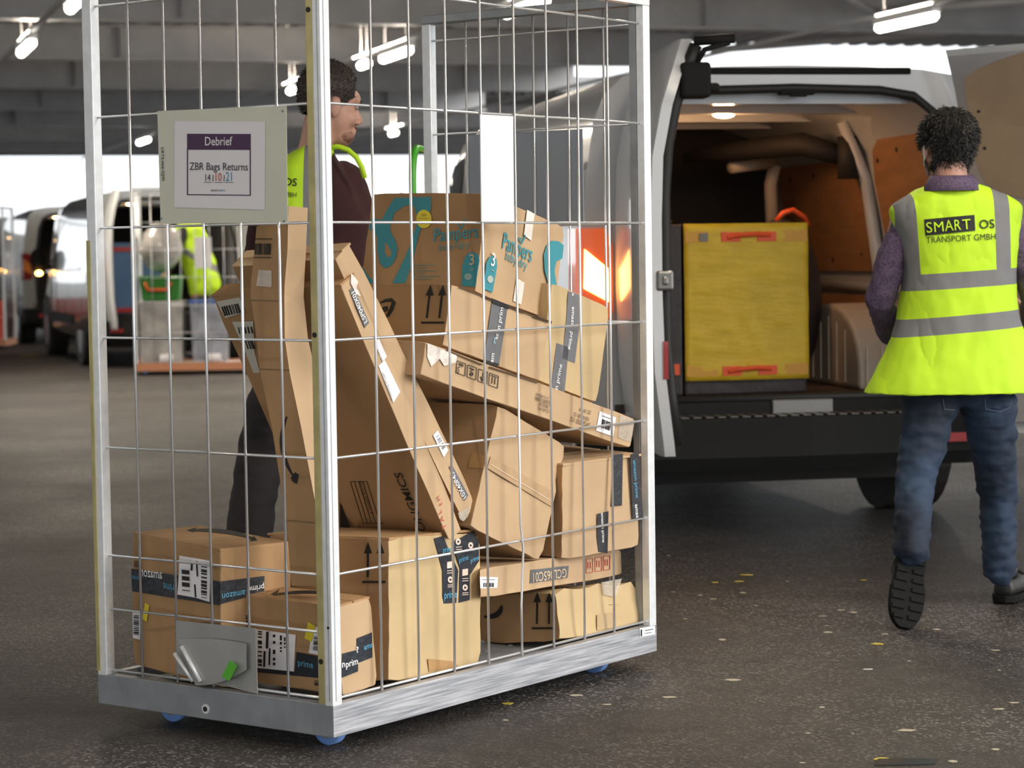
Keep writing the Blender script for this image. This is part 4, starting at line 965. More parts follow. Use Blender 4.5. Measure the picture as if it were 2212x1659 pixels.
# --- parked vans far left
def van_open_left(M, label): return make_van('delivery_van', M, label, PAINTS, False, 'silver vans parked in a row')
V2 = frame((-4.92, 27.1, 0), radians(18)); v2 = van_open_left(V2, 'silver van with its rear open, nearest of the row parked far left')
V3 = frame((-7.35, 35.0, 0), radians(18)); v3 = van_open_left(V3, 'silver van parked just ahead of the nearest far one')
V4 = frame((-11.4, 43.5, 0), radians(17)); v4 = van_open_left(V4, 'silver van cut by the left edge, farthest of the row')
for v, VV in ((v2, V2), (v3, V3), (v4, V4)):
    for s, x, a in ((-1, .17, -88), (1, VW - .17, 50)):
        Mx = Matrix.Translation((x, -.03, 0)) @ (Matrix.Rotation(radians(a), 4, 'Z') if s < 0 else Matrix.Scale(-1, 4, (0, 1, 0)) @ Matrix.Rotation(radians(a), 4, 'Z'))
        if v is v2 or s > 0: leaf(v, Mx, .3 if v is v2 and s < 0 else .9, .46, 2.08, 1)
    MB().ell((.6, .5, 1.93), (.06, .04, .02)).to('cargo_lamp', LAMPI, v, smooth=True)
b = MB(); b.box(-.32, .32, 0, .4, 0, .85); r = empty('tote_bag', M=V2 @ Matrix.Translation((.62, .3, .612))); tag(r, 'blue delivery tote inside the nearest far van', 'bag'); b.to('bag_body', mat('blue_tote_fabric', (.06, .13, .26), .6), r, bevel=.01)
MB().box(-.28, .28, -.012, 0, .03, .08).to('webbing_band', REDL, r); MB().box(-.28, .28, -.012, 0, .75, .8).to('webbing_band', REDL, r)
b = MB(); b.box(-.35, .35, 0, .4, 0, .5); r = empty('tote_bag', M=V4 @ Matrix.Translation((1.4, .2, .612))); tag(r, 'yellow tote in the farthest van at the left edge', 'bag'); b.to('bag_body', mat('far_yellow_fabric', (.5, .33, .02), .6), r)

# --- far cage trolley with its load, second one at the left edge
FM = frame((-4.10, 25.6, 0), radians(8)) @ Matrix.Identity(4)
fx = (300 - 1106) / F_PX * 25.6
FMM = frame((fx, 25.3, 0), radians(4))
make_cart(FMM, 'far wire cage trolley with base coloured as if lit orange, beside the silver van', False)
LM2 = frame(((-215 - 1106) / F_PX * 33.4, 33.4, 0), radians(2))
make_cart(LM2, 'farthest cage trolley, cut by the left edge of the photo', False)
def crate(M, x0, x1, y0, y1, z0, h, m, label, rim=None, name='storage_crate'):
    r = empty(name, M=M @ Matrix.Translation(((x0 + x1) / 2, (y0 + y1) / 2, z0))); tag(r, label, 'crate')
    w_, d_ = (x1 - x0) / 2, (y1 - y0) / 2; k = .88
    b = MB(); b.loft([[Vector((-w_ * k, -d_ * k, 0)), Vector((w_ * k, -d_ * k, 0)), Vector((w_ * k, d_ * k, 0)), Vector((-w_ * k, d_ * k, 0))], [Vector((-w_, -d_, h)), Vector((w_, -d_, h)), Vector((w_, d_, h)), Vector((-w_, d_, h))]])
    b.to('crate_body', m, r, bevel=.015)
    b = MB(); b.box(-w_ - .01, w_ + .01, -d_ - .01, d_ + .01, h - .02, h + .012); b.to('crate_rim', rim or m, r, bevel=.006)
    return r
CB = mat('milky_clear_plastic', (.42, .40, .38), .25, noise_amt=.25, noise_scale=5, coat=.5)
def fcx(px): return (px - 300) / F_PX * 25.6
c1 = crate(FMM, fcx(310), fcx(405), .1, .6, .116, .68, CB, 'clear plastic bin, left one at the bottom of the far trolley')
c2 = crate(FMM, fcx(418), fcx(500), .1, .6, .116, .68, mat('clear_bin_blue', (.34, .36, .42), .25, noise_amt=.3, noise_scale=5, coat=.5), 'clear plastic bin with blue edges, right one at the bottom of the far trolley', mat('blue_rim', (.05, .12, .45), .4))
for c, x in ((c1, .02), (c2, .02)): MB().tube([(-.02, -.27, .06), (.12, -.27, .06)], .05, 10).to('bin_label', WHITE, c)
c3 = crate(FMM, fcx(312), fcx(400), .1, .6, .81, .26, mat('green_crate', (.03, .20, .02), .5), 'green crate with orange handle on top of the clear bins')
b = MB(); b.tube([(-.16, -.26, .20), (-.13, -.27, .12), (.08, -.27, .12), (.12, -.26, .20)], .016, 8); b.to('handle', ORG, c3, smooth=True)
b = MB(); b.ell((0, 0, .30), (.23, .2, .28)); o = b.to('plastic_sack', CB, M=FMM @ Matrix.Translation((fcx(356), .35, 1.09)), smooth=True); wrinkle(o, .03, 9); tag(o, 'bulging clear plastic sack standing in the green crate', 'sack')
wf = Face(None, FMM, 1, -.001, -1)
b = MB(); b.box(fcx(432), fcx(468), .06, .075, 1.16, 1.5); o = b.to('notice_sheet', WHITE, M=FMM); tag(o, 'pinkish white sheet hanging in the far trolley', 'sheet')
b = MB(); b.box(.05, .6, .1, .5, .116, .62); o = b.to('tote_bag', mat('red_orange_tote', (.55, .07, .03), .6), M=LM2, bevel=.01); tag(o, 'red tote in the farthest trolley at the left edge', 'bag')
b = MB(); b.box(.65, 1.4, .1, .5, .116, .7); o = b.to('tote_bag', mat('red_orange_tote', (0, 0, 0)), M=LM2, bevel=.01); tag(o, 'red tote beside the first one in the farthest trolley', 'bag')

# --- green push handle truck between the trolley and the van
GRN = mat('green_tube', (.07, .42, .03), .4)
hx = J(890, 330, 8.15); r = empty('hand_truck', M=frame((hx.x, 8.15, 0), radians(82))); tag(r, 'green tubular hand truck behind the cage trolley, by the van', 'hand truck')
b = MB(); top = hx.z + .02
pts = [(0, 0, .12), (0, 0, top - .12)] + [(.10 - .10 * cos(t), 0, top - .12 + .12 * sin(t)) for t in [pi / 2 * k / 6 for k in range(1, 7)]]
pts += [(.30 + .10 * sin(t), 0, top - .12 + .12 * cos(t)) for t in [pi / 2 * k / 6 for k in range(0, 7)]] + [(.40, 0, .12)]
b.tube(pts, .0135, 10); b.to('frame_tube', GRN, r, smooth=True)
b = MB()
for z in (.35, .7): b.tube([(0, 0, z), (.4, 0, z)], .011, 8)
b.to('cross_bar', GRN, r); MB().box(-.02, .42, -.25, .02, .03, .045).to('toe_plate', ZINCD, r)
for x in (-.04, .44): MB().tube([(x - .02, .06, .1), (x + .02, .06, .1)], .1, 20).to('wheel', RUBBER, r, smooth=False)

# ------------------------------------------------------------------ litter
PAP = [mat('pale_scrap', (.45, .40, .30), .7), mat('yellow_scrap', (.55, .42, .06), .6), mat('white_scrap', (.6, .6, .58), .6)]
def scrap(px, py, w_px, h_px, k, label, group=None, name='paper_scrap'):
    c = ground(px, py, .0006); d = c.y; w_ = w_px / F_PX * d; a = w_ * random.uniform(.35, .8)
    r = random.Random(px * 7 + py); n = 6
    b = MB(); P = []
    for i in range(n):
        t = 2 * pi * i / n + r.uniform(-.25, .25); P.append(Vector((w_ / 2 * cos(t) * r.uniform(.75, 1.1), a / 2 * 1.4 * sin(t) * r.uniform(.7, 1.1), 0)))
    b.prism(P, (0, 0, .0012)); o = b.to(name, PAP[k], M=frame(c)); tag(o, label, 'litter', group)
for a in ((1611, 1242, 30, 4, 1, 'bright yellow paper scrap lying right of the trolley, farthest of the yellow ones'), (1596, 1256, 28, 4, 1, 'yellow scrap lying just below the bright yellow one'),
          (1544, 1258, 18, 4, 1, 'small yellowish scrap left of the bright yellow one'), (1865, 1253, 18, 5, 1, 'yellow square scrap lying left of the raised shoe'),
          (1896, 1391, 32, 5, 1, 'long yellow scrap lying below the raised shoe'), (1582, 1469, 38, 7, 0, 'long cream scrap lying right of the trolley corner'),
          (1876, 1446, 26, 10, 2, 'folded white scrap lying in front of the walking man'), (1904, 1640, 42, 6, 1, 'yellow strip lying at the bottom edge'),
          (1244, 1502, 40, 8, 0, 'torn triangular scrap in front of the trolley rail'), (1096, 1520, 32, 8, 1, 'dull yellow leaf of paper in front of the trolley rail'),
          (60, 768, 44, 10, 1, 'yellow patch of paper on the far floor at left')):
    scrap(*a[:5], a[5])
for q in ((1454, 1279, 12), (1512, 1286, 12), (1604, 1281, 16), (1776, 1331, 20), (1815, 1318, 18), (1843, 1323, 20), (1786, 1352, 10), (1787, 1366, 22), (1480, 1337, 10), (1560, 1382, 22), (1910, 1370, 16), (1775, 1528, 14), (2157, 1532, 26), (2190, 1518, 26), (1958, 1578, 40), (1745, 1584, 14), (1842, 1585, 8), (1733, 1648, 16), (2058, 1645, 24), (2150, 1619, 20), (2158, 1448, 10), (2024, 1360, 18), (1445, 1506, 34), (1310, 1522, 26), (1092, 1556, 16), (1964, 1428, 10), (2150, 1405, 20), (1700, 1256, 8), (1444, 1200, 8), (1791, 1049, 12), (1803, 1065, 9), (1833, 1072, 12), (1632, 1308, 10), (1540, 1294, 20)):
    scrap(q[0], q[1], q[2], 5, 2 if q[1] < 1080 else 0, 'small pale paper scrap lying on the asphalt', 'small pale scraps on the asphalt')
c = ground(1945, 1647, .001); b = MB(); b.prism([Vector(p) for p in ((-.07, -.03, 0), (.08, -.03, 0), (.10, .03, 0), (-.05, .035, 0))], (0, 0, .003)); o = b.to('plastic_film', mat('dark_film', (.05, .05, .05), .2), M=frame(c)); tag(o, 'dark piece of plastic film beside the yellow strip at the bottom edge', 'litter')
# ------------------------------------------------------------------ people
HIVIS = mat('hi_vis_fabric', (.55, .85, .02), .7, noise_amt=.03, noise_scale=8, emis=None, bump=.25, bump_scale=10)
REFL = mat('grey_reflective_strip', (.22, .22, .225), .4, bump=.15, bump_scale=20)
JEANS = mat('blue_denim', (.009, .016, .034), .8, noise_amt=.3, noise_scale=4.5, bump=.35, bump_scale=22, col2=(.026, .050, .095))
SHIRT = mat('purple_patterned_shirt', (.085, .055, .12), .75, noise_amt=.3, noise_scale=140, col2=(.15, .10, .17))
MAROON = mat('maroon_sweater', (.040, .010, .010), .9, noise_amt=.15, noise_scale=8, bump=.2, bump_scale=14)
TROUS = mat('dark_trousers', (.022, .018, .020), .85, noise_amt=.15, noise_scale=6, bump=.4, bump_scale=10)
HAIRD = mat('dark_hair', (.020, .019, .019), .5, noise_amt=.5, noise_scale=60, stretch=(1, 1, .25), bump=1, bump_scale=70)
HAIRB = mat('brown_short_hair', (.030, .018, .013), .6, noise_amt=.4, noise_scale=60, stretch=(1, 1, .3), bump=1, bump_scale=80)
SHOE = mat('dark_work_shoe', (.022, .021, .020), .5, bump=.3, bump_scale=30)
SOLE = mat('black_shoe_sole', (.006, .006, .006), .75, spec=.2)

def limb(b, pts, n=18):
    """pts: (point, rx, ry?) -> one tapered tube with rounded ends"""
    P = [Vector(p[0]) for p in pts]; R = [(p[1], p[2] if len(p) > 2 else p[1]) for p in pts]
    d0 = (P[1] - P[0]).normalized(); d1 = (P[-1] - P[-2]).normalized()
    P = [P[0] - d0 * R[0][0] * .55] + P + [P[-1] + d1 * R[-1][0] * .55]; R = [(R[0][0] * .55, R[0][1] * .55)] + R + [(R[-1][0] * .55, R[-1][1] * .55)]
    rings = []
    for i, p in enumerate(P):
        d = (P[min(i + 1, len(P) - 1)] - P[max(i - 1, 0)]).normalized()
        a = Vector((1, 0, 0)) if abs(d.x) < .85 else Vector((0, 0, 1))
        ux = (a - d * a.dot(d)).normalized(); uy = d.cross(ux)
        rings.append(b.ring(p, ux * R[i][0], uy * R[i][1], n))
    b.loft(rings)
def head_blob(b, M):
    """head in its own frame: origin at the pit of the neck, y = facing, z up; total height .30"""
    T = lambda p: M @ Vector(p)
    R = M.to_3x3()
    def e(c, r): b.ell(T(c), r, R.to_4x4(), 18)
    e((0, -.008, .215), (.076, .095, .082)); e((0, .030, .150), (.064, .066, .080)); e((0, .045, .098), (.048, .050, .036)); e((0, .070, .085), (.026, .024, .022))
    e((0, .075, .205), (.058, .026, .030)); e((.035, .066, .145), (.026, .024, .024)); e((-.035, .066, .145), (.026, .024, .024))
    limb(b, [(T((0, .094, .183)), .009), (T((0, .112, .158)), .012), (T((0, .116, .146)), .015)], 10)
    e((.012, .106, .142), (.010, .012, .008)); e((-.012, .106, .142), (.010, .012, .008))
    e((0, .096, .118), (.022, .013, .008)); e((0, .094, .106), (.020, .013, .009))
    for s in (-1, 1):
        e((s * .078, -.006, .165), (.010, .022, .032)); e((s * .082, -.010, .178), (.008, .017, .016))
    limb(b, [(T((0, -.018, .13)), .056, .060), (T((0, -.022, .06)), .055, .058), (T((0, -.03, -.01)), .058, .058), (T((0, -.035, -.05)), .062, .060)])
def hand_blob(b, wrist, fwd, palm_n, curl=.6, side=1, s=1.0):
    """palm plus five unequal bent fingers; fwd = direction of the fingers, palm_n = where the palm looks"""
    f = fwd.normalized(); n = (palm_n - f * palm_n.dot(f)).normalized(); t = f.cross(n) * side   # t = towards the thumb
    w_ = Vector(wrist)
    limb(b, [(w_ - f * .02, .024 * s, .020 * s), (w_ + f * .03 * s, .034 * s, .017 * s), (w_ + f * .075 * s, .038 * s, .015 * s)], 14)
    b.loft([[w_ + f * (a * s) + t * (c * s) + n * (h * s) for c, h in ((-.038, -.012), (.038, -.012), (.040, .010), (-.040, .010))] for a in (.03, .095)])
    for k, (off, L_) in enumerate(((.031, .072), (.010, .080), (-.011, .074), (-.031, .058))):
        p0 = w_ + f * .09 * s + t * off * s; d = f.copy(); pts = [(p0, .0092 * s)]
        for j, fr in enumerate((.45, .31, .24)):
            a = curl * (.5 + .5 * j) * (.9 + .08 * k); d = (d * cos(a * .6) + n * sin(a * .6)).normalized(); p0 = p0 + d * L_ * fr * s; pts.append((p0, (.0088 - .0008 * (j + 1)) * s))
        limb(b, pts, 10)
    p0 = w_ + f * .03 * s + t * .034 * s; d = (f * .6 + t * .75 + n * .25).normalized(); pts = [(p0, .013 * s)]
    for L_ in (.038, .030, .022):
        p0 = p0 + d * L_ * s; pts.append((p0, .0105 * s)); d = (d + f * .35 + n * .35 * curl).normalized()
    limb(b, pts, 10)
def finish(b, name, m, parent, voxel=.007, smooth=5, fac=.5):
    o = b.to(name, m); remesh(o, voxel, smooth, fac); o.parent = parent; return o
def hair_cap(name, M, m, parent, keep, scale=(1, 1, 1), tuft=.006, strands=900, slen=.02, seed=1, lift=(0, -.2, 1)):
    bm = bmesh.new(); bmesh.ops.create_icosphere(bm, subdivisions=5, radius=1)
    for v in bm.verts:
        d = v.co.copy(); base = Vector((d.x * .083 * scale[0], d.y * .103 * scale[1] - .008, d.z * .092 * scale[2] + .215))
        if d.z < 0: base.z -= .055 * d.z * d.z; base.x *= 1 - .12 * (-d.z); base.y = base.y * (1 - .15 * -d.z)
        v.co = base
    bmesh.ops.delete(bm, geom=[v for v in bm.verts if not keep(v.co)], context='VERTS')
    r = random.Random(seed); fs = list(bm.faces)
    for v in bm.verts: v.co += v.co.normalized() * 0 + noise.noise_vector(v.co * 45) * tuft
    bm.normal_update()
    pts = [(f.calc_center_median().copy(), f.normal.copy()) for f in fs]
    for _ in range(strands):
        c, n = r.choice(pts); L_ = slen * r.uniform(.6, 1.3)
        d = (n * .3 + Vector(lift) * .5 + Vector((r.uniform(-.5, .5), r.uniform(-.5, .5), r.uniform(-.4, .3)))).normalized()
        t = n.cross(d).normalized() if n.cross(d).length > 1e-3 else Vector((1, 0, 0)); w_ = .0016
        a, b2, e = bm.verts.new(c + t * w_ - n * .003), bm.verts.new(c - t * w_ - n * .003), bm.verts.new(c + d * L_ * .8)
        g = bm.verts.new(c + d * L_ * .5 + n * .003)
        bm.faces.new((a, b2, g)); bm.faces.new((a, g, e)); bm.faces.new((g, b2, e))
    bm.transform(M); me = bpy.data.meshes.new(name); bm.to_mesh(me); bm.free(); me.materials.append(m); me.shade_smooth()
    o = bpy.data.objects.new(name, me); COL.objects.link(o); o.parent = parent
    return o
def shoe(M, parent, m=SHOE, sole_m=SOLE):
    """shoe frame: heel at origin on the ground, y = toe direction, z up, length .30"""
    out = lambda y: (.036 + .012 * sin(pi * min(1, y / .3)) + .006 * (y > .15)) * (1 if y < .25 else .86 if y < .285 else .6) * (.85 if y < .02 else 1)
    b = MB(); ys = [0, .015, .05, .1, .15, .2, .245, .275, .295]
    hs = [.075, .088, .092, .095, .085, .070, .058, .048, .034]
    rings = []
    for y, h in zip(ys, hs):
        w_ = out(y); rings.append([M @ Vector((w_ * x, y + .002, .022 + (h - .022) * z)) for x, z in ((-1, 0), (-1.02, .35), (-.85, .8), (-.4, 1), (.4, 1), (.85, .8), (1.02, .35), (1, 0))])
    b.loft(rings); up = b.to('shoe', m, parent, smooth=True, sub=1)
    b = MB(); rings = []
    for y in [-.004, 0, .008, .02, .05, .085, .11, .135, .16, .2, .24, .265, .28, .292, .300, .305]:
        w_ = (.040 + .010 * sin(pi * min(1, max(0, y) / .3)) - .006 * math.exp(-((y - .11) / .03) ** 2) + .004 * (y > .15)) * math.sqrt(max(.02, min(1, (y + .006) / .035))) * max(.03, min(1, (.307 - y) / .055)) ** .36; rings.append([M @ Vector((w_ * x, y, z)) for x, z in ((-1, 0.002), (-1.03, .026), (1.03, .026), (1, 0.002))])
    b.loft(rings); so = b.to('shoe_sole', sole_m, up, bevel=.003)
    b = MB()
    for k in range(8):
        y = .02 + .034 * k; w_ = out(y) * .9
        b.box(-w_, -w_ * .2, y, y + .016, -.004, .003, M=M); b.box(w_ * .2, w_, y, y + .016, -.004, .003, M=M)
    b.to('tread', sole_m, up)
    b = MB()
    for y, z in ((.19, .083), (.165, .092), (.14, .099)): b.tube([M @ Vector(p) for p in ((-.03, y, z - .012), (0, y, z), (.03, y, z - .012))], .003, 6)
    b.to('shoe_laces', m, up)
    b = MB(); b.tube([M @ Vector(p) for p in ((0, .045, .08), (0, .05, .125))], [.044, .040], 16); b.to('shoe_collar', m, up, smooth=True)
    return up

# ---- man at the right, seen from behind, walking away
P1 = empty('person', M=Matrix.Translation((0, 0, 0)))
tag(P1, 'person with dark hair in yellow hi-vis vest and jeans walking away beside the open van', 'person')
hipL, hipR = J(2008, 880, 8.06), J(2135, 880, 8.10)
kneL, ankL = J(1976, 1050, 7.98), J(1970, 1195, 7.80)
kneR, ankR = J(2157, 1075, 8.20), J(2160, 1240, 8.22)
shL, shR = J(1950, 478, 8.08), J(2178, 470, 8.08)
elL, wrL = J(1902, 655, 8.12), J(1925, 735, 8.36)
elR, wrR = J(2236, 650, 8.12), J(2225, 700, 8.38)
b = MB(); neck = J(2052, 405, 8.06)
HM1 = Matrix.Translation(neck + Vector((0, .0, -.035))) @ Matrix.Rotation(radians(8), 4, 'Z') @ Matrix.Rotation(radians(-7), 4, 'X') @ Matrix.Diagonal((1.07, 1.07, .98, 1))
head_blob(b, HM1)
pel = (hipL + hipR) / 2 + Vector((0, 0, .05)); chest = (shL + shR) / 2 + Vector((0, 0, -.10))
limb(b, [(pel + Vector((0, 0, .06)), .13, .09), (pel * .6 + chest * .4, .125, .09), (chest, .15, .10), (chest + Vector((0, 0, .10)), .10, .07)])
for sh, el, wr, sd in ((shL, elL, wrL, -1), (shR, elR, wrR, 1)):
    limb(b, [(sh, .045), (el, .036), (wr, .025)])
    hand_blob(b, wr, Vector((.25 * -sd, .8, .15)), Vector((-sd, 0, 0)), .8, sd)
for hp, kn, an in ((hipL, kneL, ankL), (hipR, kneR, ankR)): limb(b, [(hp, .075), (kn, .048), (an, .032)])
body = finish(b, 'body', SKIN, P1, .0065, 3, .4)
hair_cap('hair', HM1, HAIRD, P1, lambda c: not (c.y > .055 and c.z < .25) and c.z > .062 + 1.0 * max(0, c.y + .035) and not (abs(c.x) > .062 and c.z < .185 and c.y > -.035), scale=(1.02, 1.02, 1.08), tuft=.0035, strands=6000, slen=.030, seed=3, lift=(.15, -.1, -.9))
b = MB()
for s in (-1,):
    b.tube([HM1 @ Vector(p) for p in ((s * .086, -.018, .19), (s * .088, -.026, .165), (s * .084, -.01, .135), (s * .072, .03, .12))], .0022, 6)
b.to('mask_loop', WHITE2, P1)
b = MB(); b.loft([[HM1 @ Vector(p) for p in ((-.07, .06, .19), (0, .128, .18), (.07, .06, .19))], [HM1 @ Vector(p) for p in ((-.06, .05, .09), (0, .115, .085), (.06, .05, .09))]], close=False, cap=False); b.to('face_mask', WHITE2, P1)
# shirt: collar, torso, sleeves
b = MB()
limb(b, [(pel + Vector((0, 0, .14)), .15, .11), (chest, .175, .12), (chest + Vector((0, 0, .09)), .135, .085), (neck + Vector((0, -.02, -.03)), .070, .066)])
for sh, el, wr, sd in ((shL, elL, wrL, -1), (shR, elR, wrR, 1)):
    limb(b, [(sh + Vector((-sd * .03, 0, .01)), .062, .075), (sh * .55 + el * .45, .058, .066), (el, .050, .056), (el * .5 + wr * .5, .048), (wr - (wr - el) * .1, .036)])
sh_o = finish(b, 'shirt', SHIRT, P1, .009, 5); wrinkle(sh_o, .010, 13, (1, 1, .8), 3)
b = MB(); R3 = HM1
b.loft([[R3 @ Vector(((.070 + t * .030) * cos(a), -.03 + (.066 + t * .022) * sin(a), .075 - t * .055 + .012 * sin(a))) for a in [2 * pi * k / 28 for k in range(28)]] for t in (0, .3, 1)], cap=False); o = b.to('shirt_collar', SHIRT, P1, smooth=True); o.modifiers.new('s', 'SOLIDIFY').thickness = .006
# jeans
b = MB()
limb(b, [(pel + Vector((0, 0, .12)), .165, .125), (pel + Vector((0, 0, .055)), .180, .13)], 24); limb(b, [(pel + Vector((0, 0, .06)), .13, .13), (pel + Vector((0, 0, -.005)), .075, .115)], 24)
for hp, kn, an, s in ((hipL, kneL, ankL, -1), (hipR, kneR, ankR, 1)):
    limb(b, [(hp + Vector((s * -.004, 0, .03)), .100, .115), (hp * .55 + kn * .45, .082, .088), (kn, .068, .072), (kn * .5 + an * .5, .061, .066), (kn * .12 + an * .88, .063, .066), (an, .060, .062)])
je = finish(b, 'jeans', JEANS, P1, .009, 6); wrinkle(je, .008, 9, (1, 1, 2.6), 1); wrinkle(je, .006, 16, (1, 1, 2.2), 5)
for px0, px1 in ((2034, 2068), (2130, 2182)):
    MB().bm.free()
JB = BVHTree.FromPolygons([v.co for v in je.data.vertices], [p.vertices[:] for p in je.data.polygons])
def on_bvh(T, px, py, lift=.003):
    d = ray(px, py); h = T.ray_cast(CAM, d)
    return (h[0] - d * lift) if h[0] is not None else None
b = MB(); L_ = [on_bvh(JB, *q) for q in ((2128, 862), (2129, 884), (2160, 890), (2182, 880), (2184, 862))]
if all(L_): b.tube(L_, .0016, 6)
L_ = [on_bvh(JB, *q) for q in ((2037, 862), (2040, 884), (2062, 886))]
if all(L_): b.tube(L_, .0016, 6)
b.to('pocket_stitching', mat('denim_thread', (.12, .14, .2), .7), P1)
# vest: rings given by left/right silhouette pixels
def vest_mesh(name, rows, parent, D, n=64, depth=.16, e=.85, dy=.06, seed=2, amp=.006):
    b = MB(); rings = []
    for k, (py, xl, xr, dd) in enumerate(rows):
        a, c_ = J(xl, py, D), J(xr, py, D); m_ = (a + c_) / 2; w_ = (c_ - a).length / 2
        ring = []
        for i in range(n):
            t = 2 * pi * i / n; ct, st = cos(t), sin(t)
            x = math.copysign(abs(ct) ** e, ct) * w_; y = math.copysign(abs(st) ** e, st) * dd
            fold = (1 + .05 * sin(t * 7 + 1.3) * max(0, (py - rows[-4][0] if False else 0))) 
            z = m_.z - .012 * abs(ct) ** 2 * 0
            ring.append(Vector((m_.x + x, m_.y + y * fold, z)))
        rings.append(ring)
    b.loft(rings, cap=False); o = b.to(name, None or HIVIS, parent, smooth=True)
    sb = o.modifiers.new('s', 'SUBSURF'); sb.levels = 2; sb.render_levels = 2; so = o.modifiers.new('t', 'SOLIDIFY'); so.thickness = .004; so.offset = -1
    freeze(o); wrinkle(o, amp, 7, (1.6, 1.6, .6), seed); wrinkle(o, amp * .4, 22, (1, 1, 1), seed + 4)
    return o
rows1 = [(846, 1868, 2250, .185), (836, 1871, 2247, .185), (800, 1891, 2238, .175), (760, 1911, 2225, .165), (720, 1930, 2207, .155), (680, 1940, 2198, .152), (640, 1947, 2195, .15), (600, 1952, 2193, .148), (560, 1951, 2194, .148), (520, 1940, 2198, .146), (485, 1927, 2204, .138), (458, 1919, 2209, .134), (443, 1922, 2207, .128), (432, 1937, 2192, .124), (420, 1962, 2166, .116), (408, 1985, 2138, .108), (399, 2004, 2110, .098)]
vest = vest_mesh('hi_vis_vest', rows1, P1, 8.07)
def strip_material(name, bands, verts):
    """fluorescent cloth with sewn grey strips; bands = (z0, z1, slope) and verts = (x0, x1, zmin, lean) in object space"""
    m = HIVIS.copy(); m.name = name; nt = m.node_tree; p = nt.nodes['Principled BSDF']; L = nt.links.new
    tc = nt.nodes.new('ShaderNodeTexCoord'); sx = nt.nodes.new('ShaderNodeSeparateXYZ'); L(tc.outputs['Object'], sx.inputs[0])
    def mth(op, a, c_):
        n = nt.nodes.new('ShaderNodeMath'); n.operation = op
        for i, v in enumerate((a, c_)):
            if isinstance(v, (int, float)): n.inputs[i].default_value = v
            else: L(v, n.inputs[i])
        return n.outputs[0]
    X, Z = sx.outputs[0], sx.outputs[2]; acc = None
    for z0, z1, sl, xc in bands:
        zz = mth('SUBTRACT', Z, mth('MULTIPLY', mth('SUBTRACT', X, xc), sl))
        v = mth('MULTIPLY', mth('GREATER_THAN', zz, z0), mth('LESS_THAN', zz, z1)); acc = v if acc is None else mth('MAXIMUM', acc, v)
    for x0, x1, zm, lean in verts:
        xx = mth('SUBTRACT', X, mth('MULTIPLY', mth('SUBTRACT', Z, zm), lean))
        v = mth('MULTIPLY', mth('MULTIPLY', mth('GREATER_THAN', xx, x0), mth('LESS_THAN', xx, x1)), mth('GREATER_THAN', Z, zm)); acc = mth('MAXIMUM', acc, v)
    old = p.inputs['Base Color'].links[0].from_socket
    mx = nt.nodes.new('ShaderNodeMix'); mx.data_type = 'RGBA'; L(acc, mx.inputs[0]); L(old, mx.inputs[6]); mx.inputs[7].default_value = (.20, .20, .205, 1); L(mx.outputs[2], p.inputs['Base Color'])
    return m
zp = lambda py, D=7.93, px=2070: J(px, py, D).z
xp = lambda px, D=7.93, py=600: J(px, py, D).x
vest.data.materials[0] = strip_material('striped_hi_vis_right', [(zp(623), zp(588), .055, xp(2070)), (zp(720), zp(682), .075, xp(2070))], [(xp(1953), xp(1994), zp(600), -.075), (xp(2154), xp(2189), zp(600), -.02)])
VB = BVHTree.FromPolygons([v.co for v in vest.data.vertices], [p.vertices[:] for p in vest.data.polygons])
def cloth_text(T, items, polys, name, m, parent, lift=.003):
    b = MB()
    for s, p0, p1, hf, bold in items:
        vs, fs, wd = text_polys(s, bold); k = math.dist(p0, p1) / wd; dx, dy = (p1[0] - p0[0]) / math.dist(p0, p1), (p1[1] - p0[1]) / math.dist(p0, p1)
        V = []
        for v in vs:
            q = on_bvh(T, p0[0] + dx * v.x * k + dy * v.y * k * hf, p0[1] + dy * v.x * k - dx * v.y * k * hf, lift); V.append(b.bm.verts.new(q) if q else None)
        for f in fs:
            if all(V[i] for i in f):
                try: b.bm.faces.new([V[i] for i in f])
                except ValueError: pass
    for (x0, y0), (x1, y1), (x2, y2), (x3, y3) in polys:
        N, Mq = 14, 4; G = []
        for j in range(Mq + 1):
            row = []
            for i in range(N + 1):
                s_, t_ = i / N, j / Mq; x = (1 - t_) * ((1 - s_) * x0 + s_ * x1) + t_ * ((1 - s_) * x3 + s_ * x2); y = (1 - t_) * ((1 - s_) * y0 + s_ * y1) + t_ * ((1 - s_) * y3 + s_ * y2)
                row.append(on_bvh(T, x, y, lift))
            G.append(row)
        if all(all(r_) for r_ in G): b.loft(G, close=False, cap=False)
    o = b.to(name, m, parent); return o
cloth_text(VB, [('OS', (2116, 494), (2149, 492), 1.0, True)], [((1996, 474), (2105, 464), (2107, 498), (1999, 509))], 'back_print', BLACK, P1, .004)
cloth_text(VB, [(ch, (x, 503 - (x - 2001) * .09), (x + w_, 503 - (x + w_ - 2001) * .09), 1.28 if ch in 'AR' else 1.0, False) for ch, x, w_ in (('S', 2002, 12.5), ('M', 2019, 20), ('A', 2042, 18), ('R', 2063, 13.5), ('T', 2080, 18))], [], 'back_lettering', HIVIS, P1, .010)
cloth_text(VB, [('TRANSPORT GMBH', (2001, 525), (2151, 517), 1.1, False)], [], 'back_print', BLACK, P1, .004)
